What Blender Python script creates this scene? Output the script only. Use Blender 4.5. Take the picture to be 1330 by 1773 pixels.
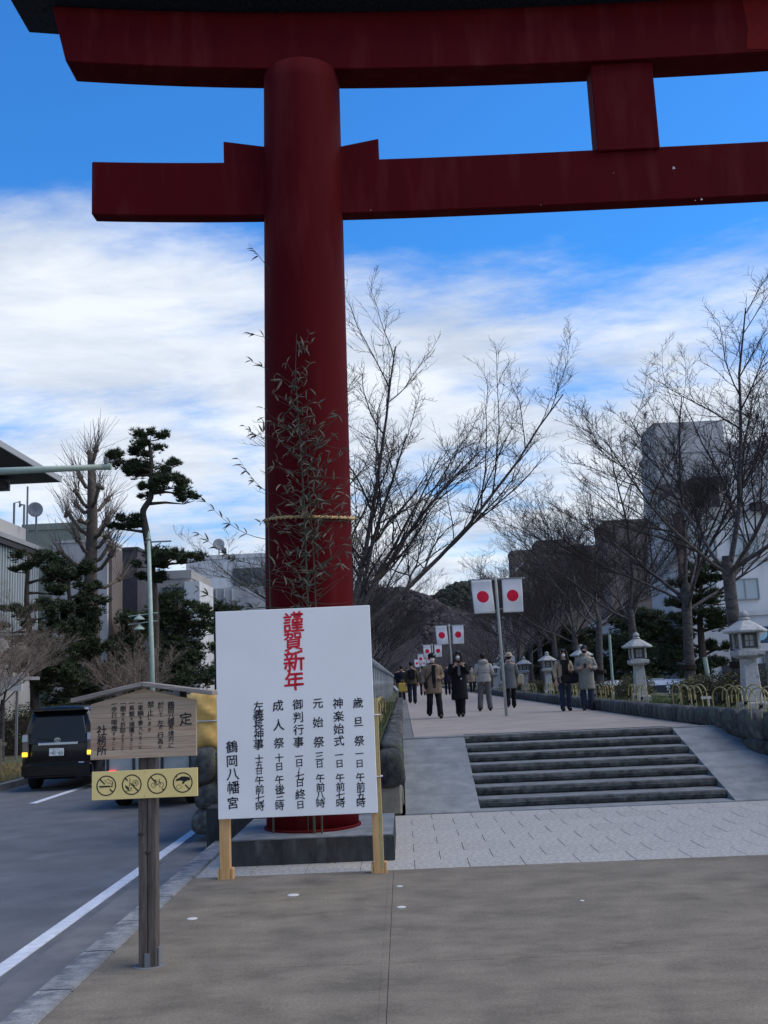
import bpy, bmesh, math, random
import numpy as np
from mathutils import Vector, Matrix, Euler, noise as mnoise
random.seed(7); RNG = np.random.default_rng(11)
PI = math.pi
scene = bpy.context.scene
C = scene.collection
for o in list(bpy.data.objects): bpy.data.objects.remove(o)

# ------------------------------------------------------------------ camera
EYE = 1.95                       # eye height above the plaza, metres
FPX = 1750.0                     # focal length in photo pixels (photo 1330 x 1773)
YAW, PITCH, ROLL = -0.01115, math.atan(296/1750.0), 0.043
_f = np.array([math.sin(YAW)*math.cos(PITCH), math.cos(YAW)*math.cos(PITCH), math.sin(PITCH)])
_r = np.cross(_f, [0, 0, 1.0]); _r /= np.linalg.norm(_r); _u = np.cross(_r, _f)
_c, _s = math.cos(ROLL), math.sin(ROLL)
_r2 = _c*_r - _s*_u; _u2 = _s*_r + _c*_u
cam_d = bpy.data.cameras.new('camera'); cam = bpy.data.objects.new('camera', cam_d); C.objects.link(cam)
cam_d.sensor_fit = 'VERTICAL'; cam_d.sensor_height = 36.0; cam_d.lens = 36.0*FPX/1773.0
cam_d.clip_start = 0.1; cam_d.clip_end = 6000
M = Matrix(((_r2[0], _u2[0], -_f[0], 0), (_r2[1], _u2[1], -_f[1], 0), (_r2[2], _u2[2], -_f[2], EYE), (0, 0, 0, 1)))
cam.matrix_world = M
scene.camera = cam

def on_plane_y(px, py, Y):       # measured photo point -> place at distance Y
    d = ((px-665)/FPX)*_r2 - ((py-886.5)/FPX)*_u2 + _f
    t = Y/d[1]; return Vector((d[0]*t, Y, EYE+d[2]*t))
def on_level(px, py, z=0.0):     # measured photo point -> place on a horizontal level
    d = ((px-665)/FPX)*_r2 - ((py-886.5)/FPX)*_u2 + _f
    t = (z-EYE)/d[2]; return Vector((d[0]*t, d[1]*t, z))

# ------------------------------------------------------------------ light
SUN_EL, SUN_AZ = math.radians(50), math.radians(92)
world = bpy.data.worlds.new('World'); scene.world = world; world.use_nodes = True
wn, wl = world.node_tree.nodes, world.node_tree.links
wn.clear()
def N(t, **kw):
    n = wn.new(t)
    for k, v in kw.items(): setattr(n, k, v)
    return n
out = N('ShaderNodeOutputWorld'); bg = N('ShaderNodeBackground')
bg.inputs['Strength'].default_value = 0.10
sky = N('ShaderNodeTexSky', sky_type='NISHITA'); sky.sun_disc = False
sky.sun_elevation = SUN_EL; sky.sun_rotation = SUN_AZ
sky.air_density = 1.3; sky.dust_density = 0.3; sky.ozone_density = 3.0
tc = N('ShaderNodeTexCoord')
sep = N('ShaderNodeSeparateXYZ'); wl.new(tc.outputs['Generated'], sep.inputs[0])
def mth(op, a, b=None, c=None, clamp=False):
    n = N('ShaderNodeMath', operation=op); n.use_clamp = clamp
    for i, v in enumerate((a, b, c)):
        if v is None: continue
        if isinstance(v, (int, float)): n.inputs[i].default_value = v
        else: wl.new(v, n.inputs[i])
    return n.outputs[0]
zc = mth('MAXIMUM', sep.outputs[2], 0.0)
den = mth('ADD', zc, 0.16)
px_ = mth('DIVIDE', sep.outputs[0], den); py_ = mth('DIVIDE', sep.outputs[1], den)
comb = N('ShaderNodeCombineXYZ'); wl.new(px_, comb.inputs[0]); wl.new(py_, comb.inputs[1])
def cloud_noise(scale, detail, rough, off, dist=0.0, sc=(1, 1, 1), rot=0.0):
    mp = N('ShaderNodeMapping'); mp.inputs['Location'].default_value = off; mp.inputs['Scale'].default_value = sc
    mp.inputs['Rotation'].default_value = (0, 0, rot)
    wl.new(comb.outputs[0], mp.inputs[0])
    n = N('ShaderNodeTexNoise'); n.inputs['Scale'].default_value = scale; n.inputs['Detail'].default_value = detail
    n.inputs['Roughness'].default_value = rough; n.inputs['Distortion'].default_value = dist
    wl.new(mp.outputs[0], n.inputs['Vector']); return n.outputs['Fac']
n1 = cloud_noise(0.85, 12, 0.60, (3.1, 1.7, 0), 0.25, (1.0, 1.5, 1), 0.35)
n2 = cloud_noise(2.6, 12, 0.66, (7.3, 2.2, 0), 0.2, (0.7, 1.4, 1), 0.35)
# cover grows towards the horizon
cov = N('ShaderNodeMapRange'); wl.new(sep.outputs[2], cov.inputs[0])
cov.inputs[1].default_value = 0.52; cov.inputs[2].default_value = 0.37
cov.inputs[3].default_value = -0.30; cov.inputs[4].default_value = 0.13
s1 = mth('ADD', mth('MULTIPLY', n1, 0.72), mth('MULTIPLY', n2, 0.28))
s2 = mth('ADD', s1, cov.outputs[0])
mask = N('ShaderNodeMapRange', interpolation_type='SMOOTHSTEP'); wl.new(s2, mask.inputs[0])
mask.inputs[1].default_value = 0.46; mask.inputs[2].default_value = 0.66
n3 = cloud_noise(1.7, 12, 0.62, (1.3, 9.2, 0), 0.3, (0.9, 1.6, 1), 0.2)
ccol = N('ShaderNodeValToRGB'); wl.new(n3, ccol.inputs[0])
ccol.color_ramp.elements[0].position = 0.36; ccol.color_ramp.elements[0].color = (3.9, 4.5, 5.5, 1)
ccol.color_ramp.elements[1].position = 0.62; ccol.color_ramp.elements[1].color = (6.2, 6.6, 7.2, 1)
tint = N('ShaderNodeMix', data_type='RGBA', blend_type='MULTIPLY'); tint.inputs[0].default_value = 1
wl.new(sky.outputs[0], tint.inputs[6]); tint.inputs[7].default_value = (0.25, 0.79, 1.38, 1)
mx = N('ShaderNodeMix', data_type='RGBA'); wl.new(mask.outputs[0], mx.inputs[0])
wl.new(tint.outputs[2], mx.inputs[6]); wl.new(ccol.outputs[0], mx.inputs[7])
wl.new(mx.outputs[2], bg.inputs['Color']); wl.new(bg.outputs[0], out.inputs[0])

sd = bpy.data.lights.new('sun', 'SUN'); sd.energy = 2.3; sd.angle = math.radians(60); sd.color = (1, 0.86, 0.68)
sun = bpy.data.objects.new('sun', sd); C.objects.link(sun)
_sd = Vector((math.sin(SUN_AZ)*math.cos(SUN_EL), math.cos(SUN_AZ)*math.cos(SUN_EL), math.sin(SUN_EL)))
sun.rotation_euler = _sd.to_track_quat('Z', 'Y').to_euler()
scene.view_settings.view_transform = 'Standard'; scene.view_settings.look = 'None'
scene.view_settings.exposure = 0.55; scene.view_settings.gamma = 1.0; scene.view_settings.use_curve_mapping = False
scene.cycles.max_bounces = 6; scene.cycles.transparent_max_bounces = 8

# ------------------------------------------------------------------ materials
MATS = {}
def mat(name, col, rough=0.8, col2=None, scale=4.0, detail=6, bump=0.0, bscale=30.0, metal=0.0, vary=0.0,
        stretch=(1, 1, 1), emit=None, estr=0.0, spots=None, spec=0.3, ramp=(0.35, 0.65), coat=0.0, bdist=0.02, grain=None):
    m = bpy.data.materials.new(name); m.use_nodes = True; nt = m.node_tree; n = nt.nodes; l = nt.links
    b = n['Principled BSDF']; b.inputs['Roughness'].default_value = rough; b.inputs['Metallic'].default_value = metal
    b.inputs['Specular IOR Level'].default_value = spec
    if coat: b.inputs['Coat Weight'].default_value = coat; b.inputs['Coat Roughness'].default_value = 0.05
    t = n.new('ShaderNodeTexCoord'); mp = n.new('ShaderNodeMapping'); mp.inputs['Scale'].default_value = stretch
    l.new(t.outputs['Object'], mp.inputs[0])
    src = None
    if col2 is not None:
        nz = n.new('ShaderNodeTexNoise'); nz.inputs['Scale'].default_value = scale; nz.inputs['Detail'].default_value = detail
        nz.inputs['Roughness'].default_value = 0.6
        l.new(mp.outputs[0], nz.inputs['Vector'])
        cr = n.new('ShaderNodeValToRGB'); l.new(nz.outputs['Fac'], cr.inputs[0])
        cr.color_ramp.elements[0].position = ramp[0]; cr.color_ramp.elements[1].position = ramp[1]
        cr.color_ramp.elements[0].color = (*col, 1); cr.color_ramp.elements[1].color = (*col2, 1)
        src = cr.outputs[0]
    if spots:
        scol, sscale, lo, hi = spots
        nz = n.new('ShaderNodeTexNoise'); nz.inputs['Scale'].default_value = sscale; nz.inputs['Detail'].default_value = 5
        l.new(mp.outputs[0], nz.inputs['Vector'])
        mr = n.new('ShaderNodeMapRange'); mr.inputs[1].default_value = lo; mr.inputs[2].default_value = hi
        l.new(nz.outputs['Fac'], mr.inputs[0])
        mxx = n.new('ShaderNodeMix'); mxx.data_type = 'RGBA'; l.new(mr.outputs[0], mxx.inputs[0])
        if src is not None: l.new(src, mxx.inputs[6])
        else: mxx.inputs[6].default_value = (*col, 1)
        mxx.inputs[7].default_value = (*scol, 1); src = mxx.outputs[2]
    if grain and src is not None:
        ng = n.new('ShaderNodeTexNoise'); ng.inputs['Scale'].default_value = grain[0]; ng.inputs['Detail'].default_value = 4; ng.inputs['Roughness'].default_value = 0.75
        l.new(t.outputs['Object'], ng.inputs['Vector'])
        mg = n.new('ShaderNodeMapRange'); mg.inputs[1].default_value = .3; mg.inputs[2].default_value = .7; mg.inputs[3].default_value = 1-grain[1]; mg.inputs[4].default_value = 1+grain[1]
        l.new(ng.outputs['Fac'], mg.inputs[0]); hg = n.new('ShaderNodeHueSaturation'); l.new(mg.outputs[0], hg.inputs['Value']); l.new(src, hg.inputs['Color']); src = hg.outputs[0]
    if vary:
        oi = n.new('ShaderNodeObjectInfo'); mr = n.new('ShaderNodeMapRange')
        mr.inputs[3].default_value = 1-vary; mr.inputs[4].default_value = 1+vary; l.new(oi.outputs['Random'], mr.inputs[0])
        hs = n.new('ShaderNodeHueSaturation'); l.new(mr.outputs[0], hs.inputs['Value'])
        if src is not None: l.new(src, hs.inputs['Color'])
        else: hs.inputs['Color'].default_value = (*col, 1)
        src = hs.outputs[0]
    if src is not None: l.new(src, b.inputs['Base Color'])
    else: b.inputs['Base Color'].default_value = (*col, 1)
    if bump:
        nb = n.new('ShaderNodeTexNoise'); nb.inputs['Scale'].default_value = bscale; nb.inputs['Detail'].default_value = 5
        l.new(mp.outputs[0], nb.inputs['Vector'])
        bp = n.new('ShaderNodeBump'); bp.inputs['Strength'].default_value = bump; bp.inputs['Distance'].default_value = bdist
        l.new(nb.outputs['Fac'], bp.inputs['Height']); l.new(bp.outputs[0], b.inputs['Normal'])
    if emit: b.inputs['Emission Color'].default_value = (*emit, 1); b.inputs['Emission Strength'].default_value = estr
    m.diffuse_color = (*col, 1)
    MATS[name] = m; return m
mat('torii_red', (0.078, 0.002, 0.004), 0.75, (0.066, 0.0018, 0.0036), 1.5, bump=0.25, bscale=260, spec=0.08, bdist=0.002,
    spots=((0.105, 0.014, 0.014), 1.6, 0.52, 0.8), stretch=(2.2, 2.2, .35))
mat('torii_patch', (0.15, 0.010, 0.008), 0.8, (0.12, 0.008, 0.008), 9, spec=0.08)
mat('copper_roof', (0.010, 0.013, 0.020), 0.7, (0.030, 0.038, 0.055), 14, spec=0.1, stretch=(3, 1, .3), bump=0.3, bscale=20)
mat('scuff', (0.5, 0.45, 0.42), 0.8)
mat('dark_granite', (0.022, 0.024, 0.026), 0.7, (0.05, 0.055, 0.058), 5, stretch=(2, 2, .8), bump=0.5, bscale=60, spots=((0.10, 0.11, 0.11), 3, .6, .75))
mat('base_top', (0.12, 0.14, 0.15), 0.75, (0.20, 0.22, 0.235), 5, bump=0.2, bscale=90)
mat('plaza', (0.115, 0.101, 0.075), 0.9, (0.222, 0.194, 0.144), 2.2, detail=14, bump=0.5, bscale=120, stretch=(0.8, 1.25, 1), grain=(45, .28),
    spots=((0.21, 0.18, 0.13), 4.5, 0.55, 0.75), bdist=0.006, ramp=(.3, .7))
mat('groove', (0.075, 0.068, 0.06), 0.95)
mat('pale_granite', (0.25, 0.247, 0.225), 0.85, (0.43, 0.424, 0.382), 22, grain=(50, .3), detail=8, bump=0.3, bscale=120, vary=0.04, spots=((0.30, 0.31, 0.32), 9, .58, .72), bdist=0.004)
mat('ramp_granite', (0.16, 0.178, 0.18), 0.8, (0.25, 0.268, 0.265), 3.2, detail=12, bump=0.2, bscale=150, vary=0.12, bdist=0.003)
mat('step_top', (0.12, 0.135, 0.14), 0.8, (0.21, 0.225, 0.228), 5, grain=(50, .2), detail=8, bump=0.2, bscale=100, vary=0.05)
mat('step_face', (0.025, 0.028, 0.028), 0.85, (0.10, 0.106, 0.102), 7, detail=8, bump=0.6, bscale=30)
mat('kerb_stone', (0.16, 0.17, 0.172), 0.85, (0.30, 0.31, 0.305), 8, grain=(70, .3), detail=9, bump=0.5, bscale=60, vary=0.06, spots=((0.12, 0.135, 0.15), 5, .55, .65))
mat('gutter', (0.125, 0.13, 0.132), 0.9, (0.175, 0.18, 0.18), 2.5, detail=9, bump=0.3, bscale=120)
mat('asphalt', (0.098, 0.106, 0.112), 0.85, (0.135, 0.145, 0.152), 1.6, detail=10, bump=0.4, bscale=220, bdist=0.004, spots=((0.16, 0.17, 0.18), 1.1, .58, .75), grain=(60, .2))
mat('road_paint', (0.66, 0.70, 0.74), 0.7, (0.5, 0.54, 0.58), 10, detail=8, bump=0.2, bscale=90)
mat('path', (0.27, 0.24, 0.205), 0.9, (0.34, 0.305, 0.262), 1.2, detail=10, grain=(40, .15), bump=0.2, bscale=120, bdist=0.004)
mat('soil', (0.055, 0.06, 0.04), 0.95, (0.09, 0.10, 0.05), 6, bump=0.6, bscale=30)
mat('ground', (0.10, 0.10, 0.09), 0.95, (0.14, 0.13, 0.11), 0.3)
mat('boulder', (0.035, 0.037, 0.037), 0.9, (0.10, 0.105, 0.10), 4, detail=9, bump=0.7, bscale=14, vary=0.35, spots=((0.08, 0.10, 0.06), 3, .56, .7))
mat('beige_stone', (0.20, 0.19, 0.15), 0.9, (0.27, 0.25, 0.20), 6, bump=0.3, bscale=60)
mat('lantern_stone', (0.30, 0.315, 0.315), 0.85, (0.42, 0.435, 0.43), 14, detail=8, bump=0.3, bscale=70, vary=0.06, spots=((0.13, 0.14, 0.13), 5, .56, .72))
mat('lantern_dark', (0.07, 0.075, 0.075), 0.8, (0.12, .125, .12), 8)
mat('paper_pane', (0.30, 0.31, 0.31), 0.6)
mat('fence_stone', (0.22, 0.24, 0.255), 0.9, (0.33, 0.36, 0.37), 6, bump=0.5, bscale=30, vary=0.12, spots=((0.12, 0.14, 0.13), 3, .58, .7))
mat('white_panel', (0.86, 0.85, 0.82), 0.55, (0.82, 0.81, 0.78), 1.5, bump=0.15, bscale=3)
mat('ink', (0.012, 0.012, 0.018), 0.6)
mat('red_ink', (0.62, 0.015, 0.035), 0.6)
mat('new_wood', (0.62, 0.38, 0.17), 0.6, (0.50, 0.28, 0.11), 7, stretch=(6, 6, .5), bump=0.15, bscale=30)
mat('old_wood', (0.06, 0.05, 0.045), 0.85, (0.15, 0.12, 0.105), 9, detail=9, stretch=(5, 5, .35), bump=0.8, bscale=30)
mat('sign_wood', (0.34, 0.25, 0.175), 0.8, (0.48, 0.36, 0.25), 7, detail=9, stretch=(.35, 3, 6), bump=0.25, bscale=30, vary=0.07, spots=((0.36, 0.20, 0.12), 2.2, .58, .75))
mat('sign_roof', (0.20, 0.175, 0.155), 0.75, (0.29, 0.26, 0.23), 6, stretch=(.4, 4, 4), bump=0.3, bscale=30)
mat('yellow_plate', (0.82, 0.63, 0.25), 0.5, (0.78, 0.60, 0.23), 3)
mat('bark', (0.035, 0.033, 0.034), 0.95, (0.10, 0.094, 0.094), 6, detail=8, stretch=(1, 1, 3), bump=0.8, bscale=14, vary=0.12)
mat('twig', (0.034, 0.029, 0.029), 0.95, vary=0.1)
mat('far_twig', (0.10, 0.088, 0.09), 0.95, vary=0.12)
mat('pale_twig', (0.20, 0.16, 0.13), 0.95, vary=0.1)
mat('ginkgo_bark', (0.07, 0.058, 0.048), 0.95, (0.12, 0.10, 0.08), 5, bump=0.7, bscale=10)
mat('pine_bark', (0.035, 0.028, 0.024), 0.95, (0.07, 0.055, 0.045), 6, bump=0.8, bscale=12)
def foliage(name, c1, c2, c3, vary=0.15, sc=1.4):
    m = mat(name, c1, 0.7, c2, sc, detail=5, vary=vary, spots=(c3, 5.0, .55, .7)); 
    b = m.node_tree.nodes['Principled BSDF']; b.inputs['Subsurface Weight'].default_value = 0.0
    return m
foliage('pine_needles', (0.022, 0.038, 0.020), (0.045, 0.066, 0.026), (0.075, 0.075, 0.028))
foliage('shrub_leaves', (0.045, 0.055, 0.022), (0.09, 0.085, 0.03), (0.12, 0.09, 0.035))
foliage('grass_blades', (0.05, 0.085, 0.03), (0.09, 0.12, 0.045), (0.14, 0.13, 0.06))
foliage('dry_grass', (0.20, 0.16, 0.07), (0.27, 0.20, 0.08), (0.12, 0.12, 0.05))
mat('bamboo_leaf', (0.04, 0.042, 0.026), 0.6, (0.26, 0.24, 0.18), 5, vary=0.45)
mat('bamboo_stem', (0.06, 0.065, 0.045), 0.7)
mat('straw', (0.58, 0.42, 0.20), 0.8, (0.42, 0.30, 0.14), 40)
mat('hoop', (0.40, 0.34, 0.16), 0.5, (0.30, 0.27, 0.13), 8, vary=0.12)
mat('hoop_tie', (0.02, 0.015, 0.012), 0.9)
mat('hill', (0.030, 0.026, 0.030), 1.0, (0.055, 0.045, 0.05), 0.02, detail=10, bump=1.0, bscale=0.08, bdist=6)
mat('hill_wood', (0.05, 0.044, 0.048), 1.0, (0.09, 0.076, 0.078), 0.03, detail=10)
mat('hill_green', (0.028, 0.036, 0.026), 1.0, (0.045, 0.052, 0.035), 0.04, detail=10)
mat('flag_white', (0.80, 0.80, 0.80), 0.85); mat('flag_red', (0.72, 0.012, 0.05), 0.85)
mat('pole', (0.30, 0.32, 0.30), 0.55, (0.38, 0.39, 0.36), 8)
mat('green_metal', (0.27, 0.36, 0.30), 0.5, (0.34, 0.42, 0.36), 6, spots=((0.25, 0.14, 0.09), 4, .68, .76))
mat('grey_metal', (0.16, 0.17, 0.18), 0.5)
mat('car_black', (0.003, 0.0035, 0.005), 0.22, coat=0.25, spec=0.3)
mat('car_glass', (0.006, 0.008, 0.011), 0.08, spec=0.35)
mat('chrome', (0.62, 0.64, 0.66), 0.25, metal=0.8)
mat('plate_white', (0.72, 0.74, 0.72), 0.5); mat('plate_green', (0.03, 0.12, 0.07), 0.5)
mat('lamp_clear', (0.42, 0.46, 0.50), 0.15); mat('lamp_smoke', (0.16, 0.13, 0.12), 0.25)
mat('lamp_amber', (0.9, 0.5, 0.03), 0.3, emit=(1.0, 0.55, 0.02), estr=2.2)
mat('lamp_red', (0.8, 0.03, 0.03), 0.3, emit=(1.0, 0.05, 0.03), estr=2.0)
mat('rubber', (0.012, 0.012, 0.013), 0.85, bump=0.3, bscale=60); mat('rim', (0.25, 0.26, 0.27), 0.4, metal=0.6)
mat('car_white', (0.62, 0.66, 0.70), 0.2, coat=0.6); mat('truck_grey', (0.36, 0.40, 0.39), 0.55, (0.29, 0.33, 0.32), 4)
mat('truck_dark', (0.03, 0.032, 0.035), 0.6)
mat('tarp', (0.78, 0.50, 0.15), 0.7, (0.56, 0.34, 0.10), 3, bump=0.6, bscale=5)
mat('conc_white', (0.46, 0.48, 0.48), 0.85, (0.56, 0.575, 0.57), 0.35, detail=8, spots=((0.33, 0.34, 0.33), .5, .57, .85), stretch=(1.6, 1.6, .3))
mat('conc_grey', (0.36, 0.36, 0.355), 0.9, (0.44, 0.44, 0.43), 0.3, detail=8, spots=((0.24, 0.24, 0.235), .5, .55, .8), stretch=(1.5, 1.5, .35))
mat('conc_beige', (0.28, 0.27, 0.25), 0.9, (0.33, 0.32, 0.30), 0.3)
mat('conc_brown', (0.12, 0.10, 0.09), 0.9, (0.16, 0.135, 0.12), 0.4)
mat('rust_pipe', (0.11, 0.07, 0.055), 0.8)
mat('roof_green', (0.17, 0.20, 0.17), 0.85, (0.21, 0.24, 0.20), 0.5)
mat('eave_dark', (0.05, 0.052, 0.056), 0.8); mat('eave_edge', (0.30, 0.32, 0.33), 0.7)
mat('louvre', (0.48, 0.54, 0.55), 0.5, vary=0.1)
mat('glass', (0.05, 0.065, 0.075), 0.12, (0.09, 0.11, 0.12), 0.7, spec=0.5); mat('glass_pale', (0.28, 0.34, 0.36), 0.2, spec=0.5)
mat('window_frame', (0.20, 0.21, 0.22), 0.5)
mat('dark_wall', (0.045, 0.045, 0.055), 0.9, (0.065, 0.065, 0.075), 0.8)
mat('awning', (0.24, 0.24, 0.25), 0.8)
mat('fence_wood', (0.16, 0.14, 0.10), 0.85, (0.24, 0.21, 0.15), 5, vary=0.1)
mat('skin', (0.50, 0.31, 0.23), 0.6); mat('mask', (0.72, 0.74, 0.76), 0.8); mat('hair', (0.012, 0.010, 0.010), 0.6)
def cloth(name, c, c2=None, sc=9): return mat(name, c, 0.95, c2 or tuple(v*0.72 for v in c), sc, bump=0.5, bscale=14, bdist=0.02)
cloth('tan_cloth', (0.21, 0.155, 0.105)); cloth('black_cloth', (0.010, 0.011, 0.014)); cloth('navy_cloth', (0.018, 0.022, 0.04))
cloth('cream_cloth', (0.36, 0.345, 0.32)); cloth('grey_cloth', (0.13, 0.14, 0.145)); cloth('check_cloth', (0.15, 0.15, 0.155), (0.05, 0.05, 0.055), 60)
cloth('brown_cloth', (0.085, 0.068, 0.045)); cloth('jeans', (0.028, 0.04, 0.075)); cloth('beige_cloth', (0.40, 0.33, 0.24))
cloth('sage_cloth', (0.22, 0.225, 0.21)); cloth('yellow_cloth', (0.68, 0.48, 0.10)); cloth('shoe', (0.02, 0.019, 0.018)); cloth('white_cloth', (0.6, 0.6, 0.6))
mat('sign_blue', (0.03, 0.07, 0.13), 0.5); mat('sign_cyan', (0.30, 0.55, 0.65), 0.5)
mat('mark_white', (0.55, 0.55, 0.52), 0.6)
mat('dish', (0.42, 0.43, 0.44), 0.6)

# ------------------------------------------------------------------ mesh helpers
class MB:
    def __init__(s): s.v = []; s.f = {3: [], 4: []}; s.ng = []; s.n = 0
    def add(s, V, F):
        V = np.asarray(V, float).reshape(-1, 3)
        if isinstance(F, np.ndarray): s.f[F.shape[1]].append(F+s.n)
        else:
            for f in F:
                if len(f) in (3, 4): s.f[len(f)].append(np.array([f])+s.n)
                else: s.ng.append([i+s.n for i in f])
        s.v.append(V); s.n += len(V); return s
    def box(s, x0, x1, y0, y1, z0, z1):
        V = [(x, y, z) for z in (z0, z1) for y in (y0, y1) for x in (x0, x1)]
        return s.add(V, np.array([(0, 2, 3, 1), (4, 5, 7, 6), (0, 1, 5, 4), (2, 6, 7, 3), (0, 4, 6, 2), (1, 3, 7, 5)]))
    def bar(s, a, b, w, h=None):
        h = h or w; a = Vector(a); b = Vector(b); t = (b-a).normalized()
        r = t.cross(Vector((0, 0, 1)));  r = Vector((1, 0, 0)) if r.length < 1e-4 else r.normalized()
        u = r.cross(t)
        V = [p+r*i*w/2+u*j*h/2 for p in (a, b) for i, j in ((-1, -1), (1, -1), (1, 1), (-1, 1))]
        return s.add([tuple(v) for v in V], np.array([(0, 1, 2, 3), (7, 6, 5, 4), (0, 4, 5, 1), (1, 5, 6, 2), (2, 6, 7, 3), (3, 7, 4, 0)]))
    def tubes(s, P, R, k=4, cap=True):
        P = np.asarray(P, float); R = np.asarray(R, float); B, n, _ = P.shape
        T = np.empty_like(P); T[:, 1:-1] = P[:, 2:]-P[:, :-2]; T[:, 0] = P[:, 1]-P[:, 0]; T[:, -1] = P[:, -1]-P[:, -2]
        T /= np.linalg.norm(T, axis=2, keepdims=True)+1e-9
        mean = P[:, -1]-P[:, 0]; mean /= np.linalg.norm(mean, axis=1, keepdims=True)+1e-9
        ref = np.where(np.abs(mean[:, 2:3]) > 0.75, np.array([[1.0, 0.13, 0]]), np.array([[0.0, 0.11, 1.0]]))
        a = np.cross(T, ref[:, None, :]); a /= np.linalg.norm(a, axis=2, keepdims=True)+1e-9
        b = np.cross(T, a)
        an = np.arange(k)*2*PI/k
        V = P[:, :, None, :]+R[:, :, None, None]*(a[:, :, None, :]*np.cos(an)[None, None, :, None]+b[:, :, None, :]*np.sin(an)[None, None, :, None])
        i = np.arange(n-1)[:, None]; j = np.arange(k)[None, :]; jn = (j+1) % k
        q = np.stack([i*k+j, i*k+jn, (i+1)*k+jn, (i+1)*k+j], -1).reshape(-1, 4)
        Q = (q[None]+(np.arange(B)*n*k)[:, None, None]).reshape(-1, 4)
        base = s.n
        s.v.append(V.reshape(-1, 3)); s.f[4].append(Q+s.n); s.n += B*n*k
        if cap and k > 2 and B < 60:
            for bb in range(B):
                s.ng.append([base+bb*n*k+x for x in range(k)][::-1]); s.ng.append([base+bb*n*k+(n-1)*k+x for x in range(k)])
        return s
    def tube(s, pts, r, k=8, cap=True):
        pts = np.array([tuple(p) for p in pts], float)
        r = np.full(len(pts), r) if np.isscalar(r) else np.array(r, float)
        return s.tubes(pts[None], r[None], k, cap)
    def lathe(s, prof, k=16, c=(0, 0, 0), ang=0.0, sx=1, sy=1):
        an = np.arange(k)*2*PI/k+ang
        V = np.array([(c[0]+r*sx*math.cos(a), c[1]+r*sy*math.sin(a), c[2]+z) for r, z in prof for a in an])
        n = len(prof); i = np.arange(n-1)[:, None]; j = np.arange(k)[None, :]; jn = (j+1) % k
        q = np.stack([i*k+j, i*k+jn, (i+1)*k+jn, (i+1)*k+j], -1).reshape(-1, 4)
        b = s.n; s.add(V, q); s.ng.append([b+x for x in range(k)][::-1]); s.ng.append([b+(n-1)*k+x for x in range(k)]); return s
    def loft(s, rings, cap=True):
        k = len(rings[0]); V = np.array([tuple(p) for r in rings for p in r]); n = len(rings)
        i = np.arange(n-1)[:, None]; j = np.arange(k)[None, :]; jn = (j+1) % k
        q = np.stack([i*k+j, i*k+jn, (i+1)*k+jn, (i+1)*k+j], -1).reshape(-1, 4)
        b = s.n; s.add(V, q)
        if cap: s.ng.append([b+x for x in range(k)][::-1]); s.ng.append([b+(n-1)*k+x for x in range(k)])
        return s
    def prism(s, poly, y0, y1):            # polygon in x,z extruded along y
        n = len(poly); V = [(x, y0, z) for x, z in poly]+[(x, y1, z) for x, z in poly]
        F = [list(range(n)), [2*n-1-i for i in range(n)]]+[[i, i+n, (i+1) % n+n, (i+1) % n] for i in range(n)]
        b = s.n; s.v.append(np.array(V, float)); s.n += 2*n
        for f in F:
            if len(f) in (3, 4): s.f[len(f)].append(np.array([f])+b)
            else: s.ng.append([i+b for i in f])
        return s
    def sphere(s, c, r, k=10, sx=1, sy=1, sz=1):
        m = max(4, k//2+1)
        return s.lathe([(max(1e-3, r*math.sin(PI*i/m)), -r*sz*math.cos(PI*i/m)) for i in range(m+1)], k, c, 0, sx, sy)
    def mesh(s, name, m, smooth=False):
        me = bpy.data.meshes.new(name)
        V = np.concatenate(s.v) if s.v else np.zeros((0, 3))
        F = []
        for k in (3, 4):
            if s.f[k]: F += np.concatenate(s.f[k]).tolist()
        me.from_pydata(V.tolist(), [], F+s.ng); me.update()
        if isinstance(m, (list, tuple)):
            for x in m: me.materials.append(MATS[x])
        else: me.materials.append(MATS[m])
        if smooth: me.polygons.foreach_set('use_smooth', [True]*len(me.polygons))
        return me
def fix_normals(me):
    bm = bmesh.new(); bm.from_mesh(me); bmesh.ops.recalc_face_normals(bm, faces=bm.faces); bm.to_mesh(me); bm.free()
def link(name, me, parent=None, loc=None, rot=None, scale=None):
    o = bpy.data.objects.new(name, me); C.objects.link(o)
    if parent is not None: o.parent = parent
    if loc is not None: o.location = loc
    if rot is not None: o.rotation_euler = rot
    if scale is not None: o.scale = scale
    return o
def part(name, mb, m, parent, smooth=False, bevel=0.0, label=None, seg=1, **kw):
    me = mb.mesh(name, m, smooth); fix_normals(me)
    if bevel: bevel_mesh(me, bevel, seg)
    o = link(name, me, parent, **kw)
    if label: o['label'] = label
    return o
def bevel_mesh(me, w, seg=1):
    bm = bmesh.new(); bm.from_mesh(me)
    es = [e for e in bm.edges if len(e.link_faces) == 2 and e.calc_face_angle(0) > 0.5]
    bmesh.ops.bevel(bm, geom=es, offset=w, segments=seg, affect='EDGES', clamp_overlap=True)
    bm.to_mesh(me); bm.free()
def tag(o, label, cat, group=None, kind=None):
    o['label'] = label; o['category'] = cat
    if group: o['group'] = group
    if kind: o['kind'] = kind
    return o
def thing(name, label, cat, loc=(0, 0, 0), rz=0.0, group=None):
    o = bpy.data.objects.new(name, None); C.objects.link(o); o.empty_display_size = 0.1
    o.location = loc; o.rotation_euler = (0, 0, rz); return tag(o, label, cat, group)
def struct(name, mb, m, label=None, parent=None, bevel=0, **kw):
    o = part(name, mb, m, parent, bevel=bevel, **kw); o['kind'] = 'structure'
    if label: o['label'] = label
    return o
def children(o): return [c for c in bpy.data.objects if c.parent == o]
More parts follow.
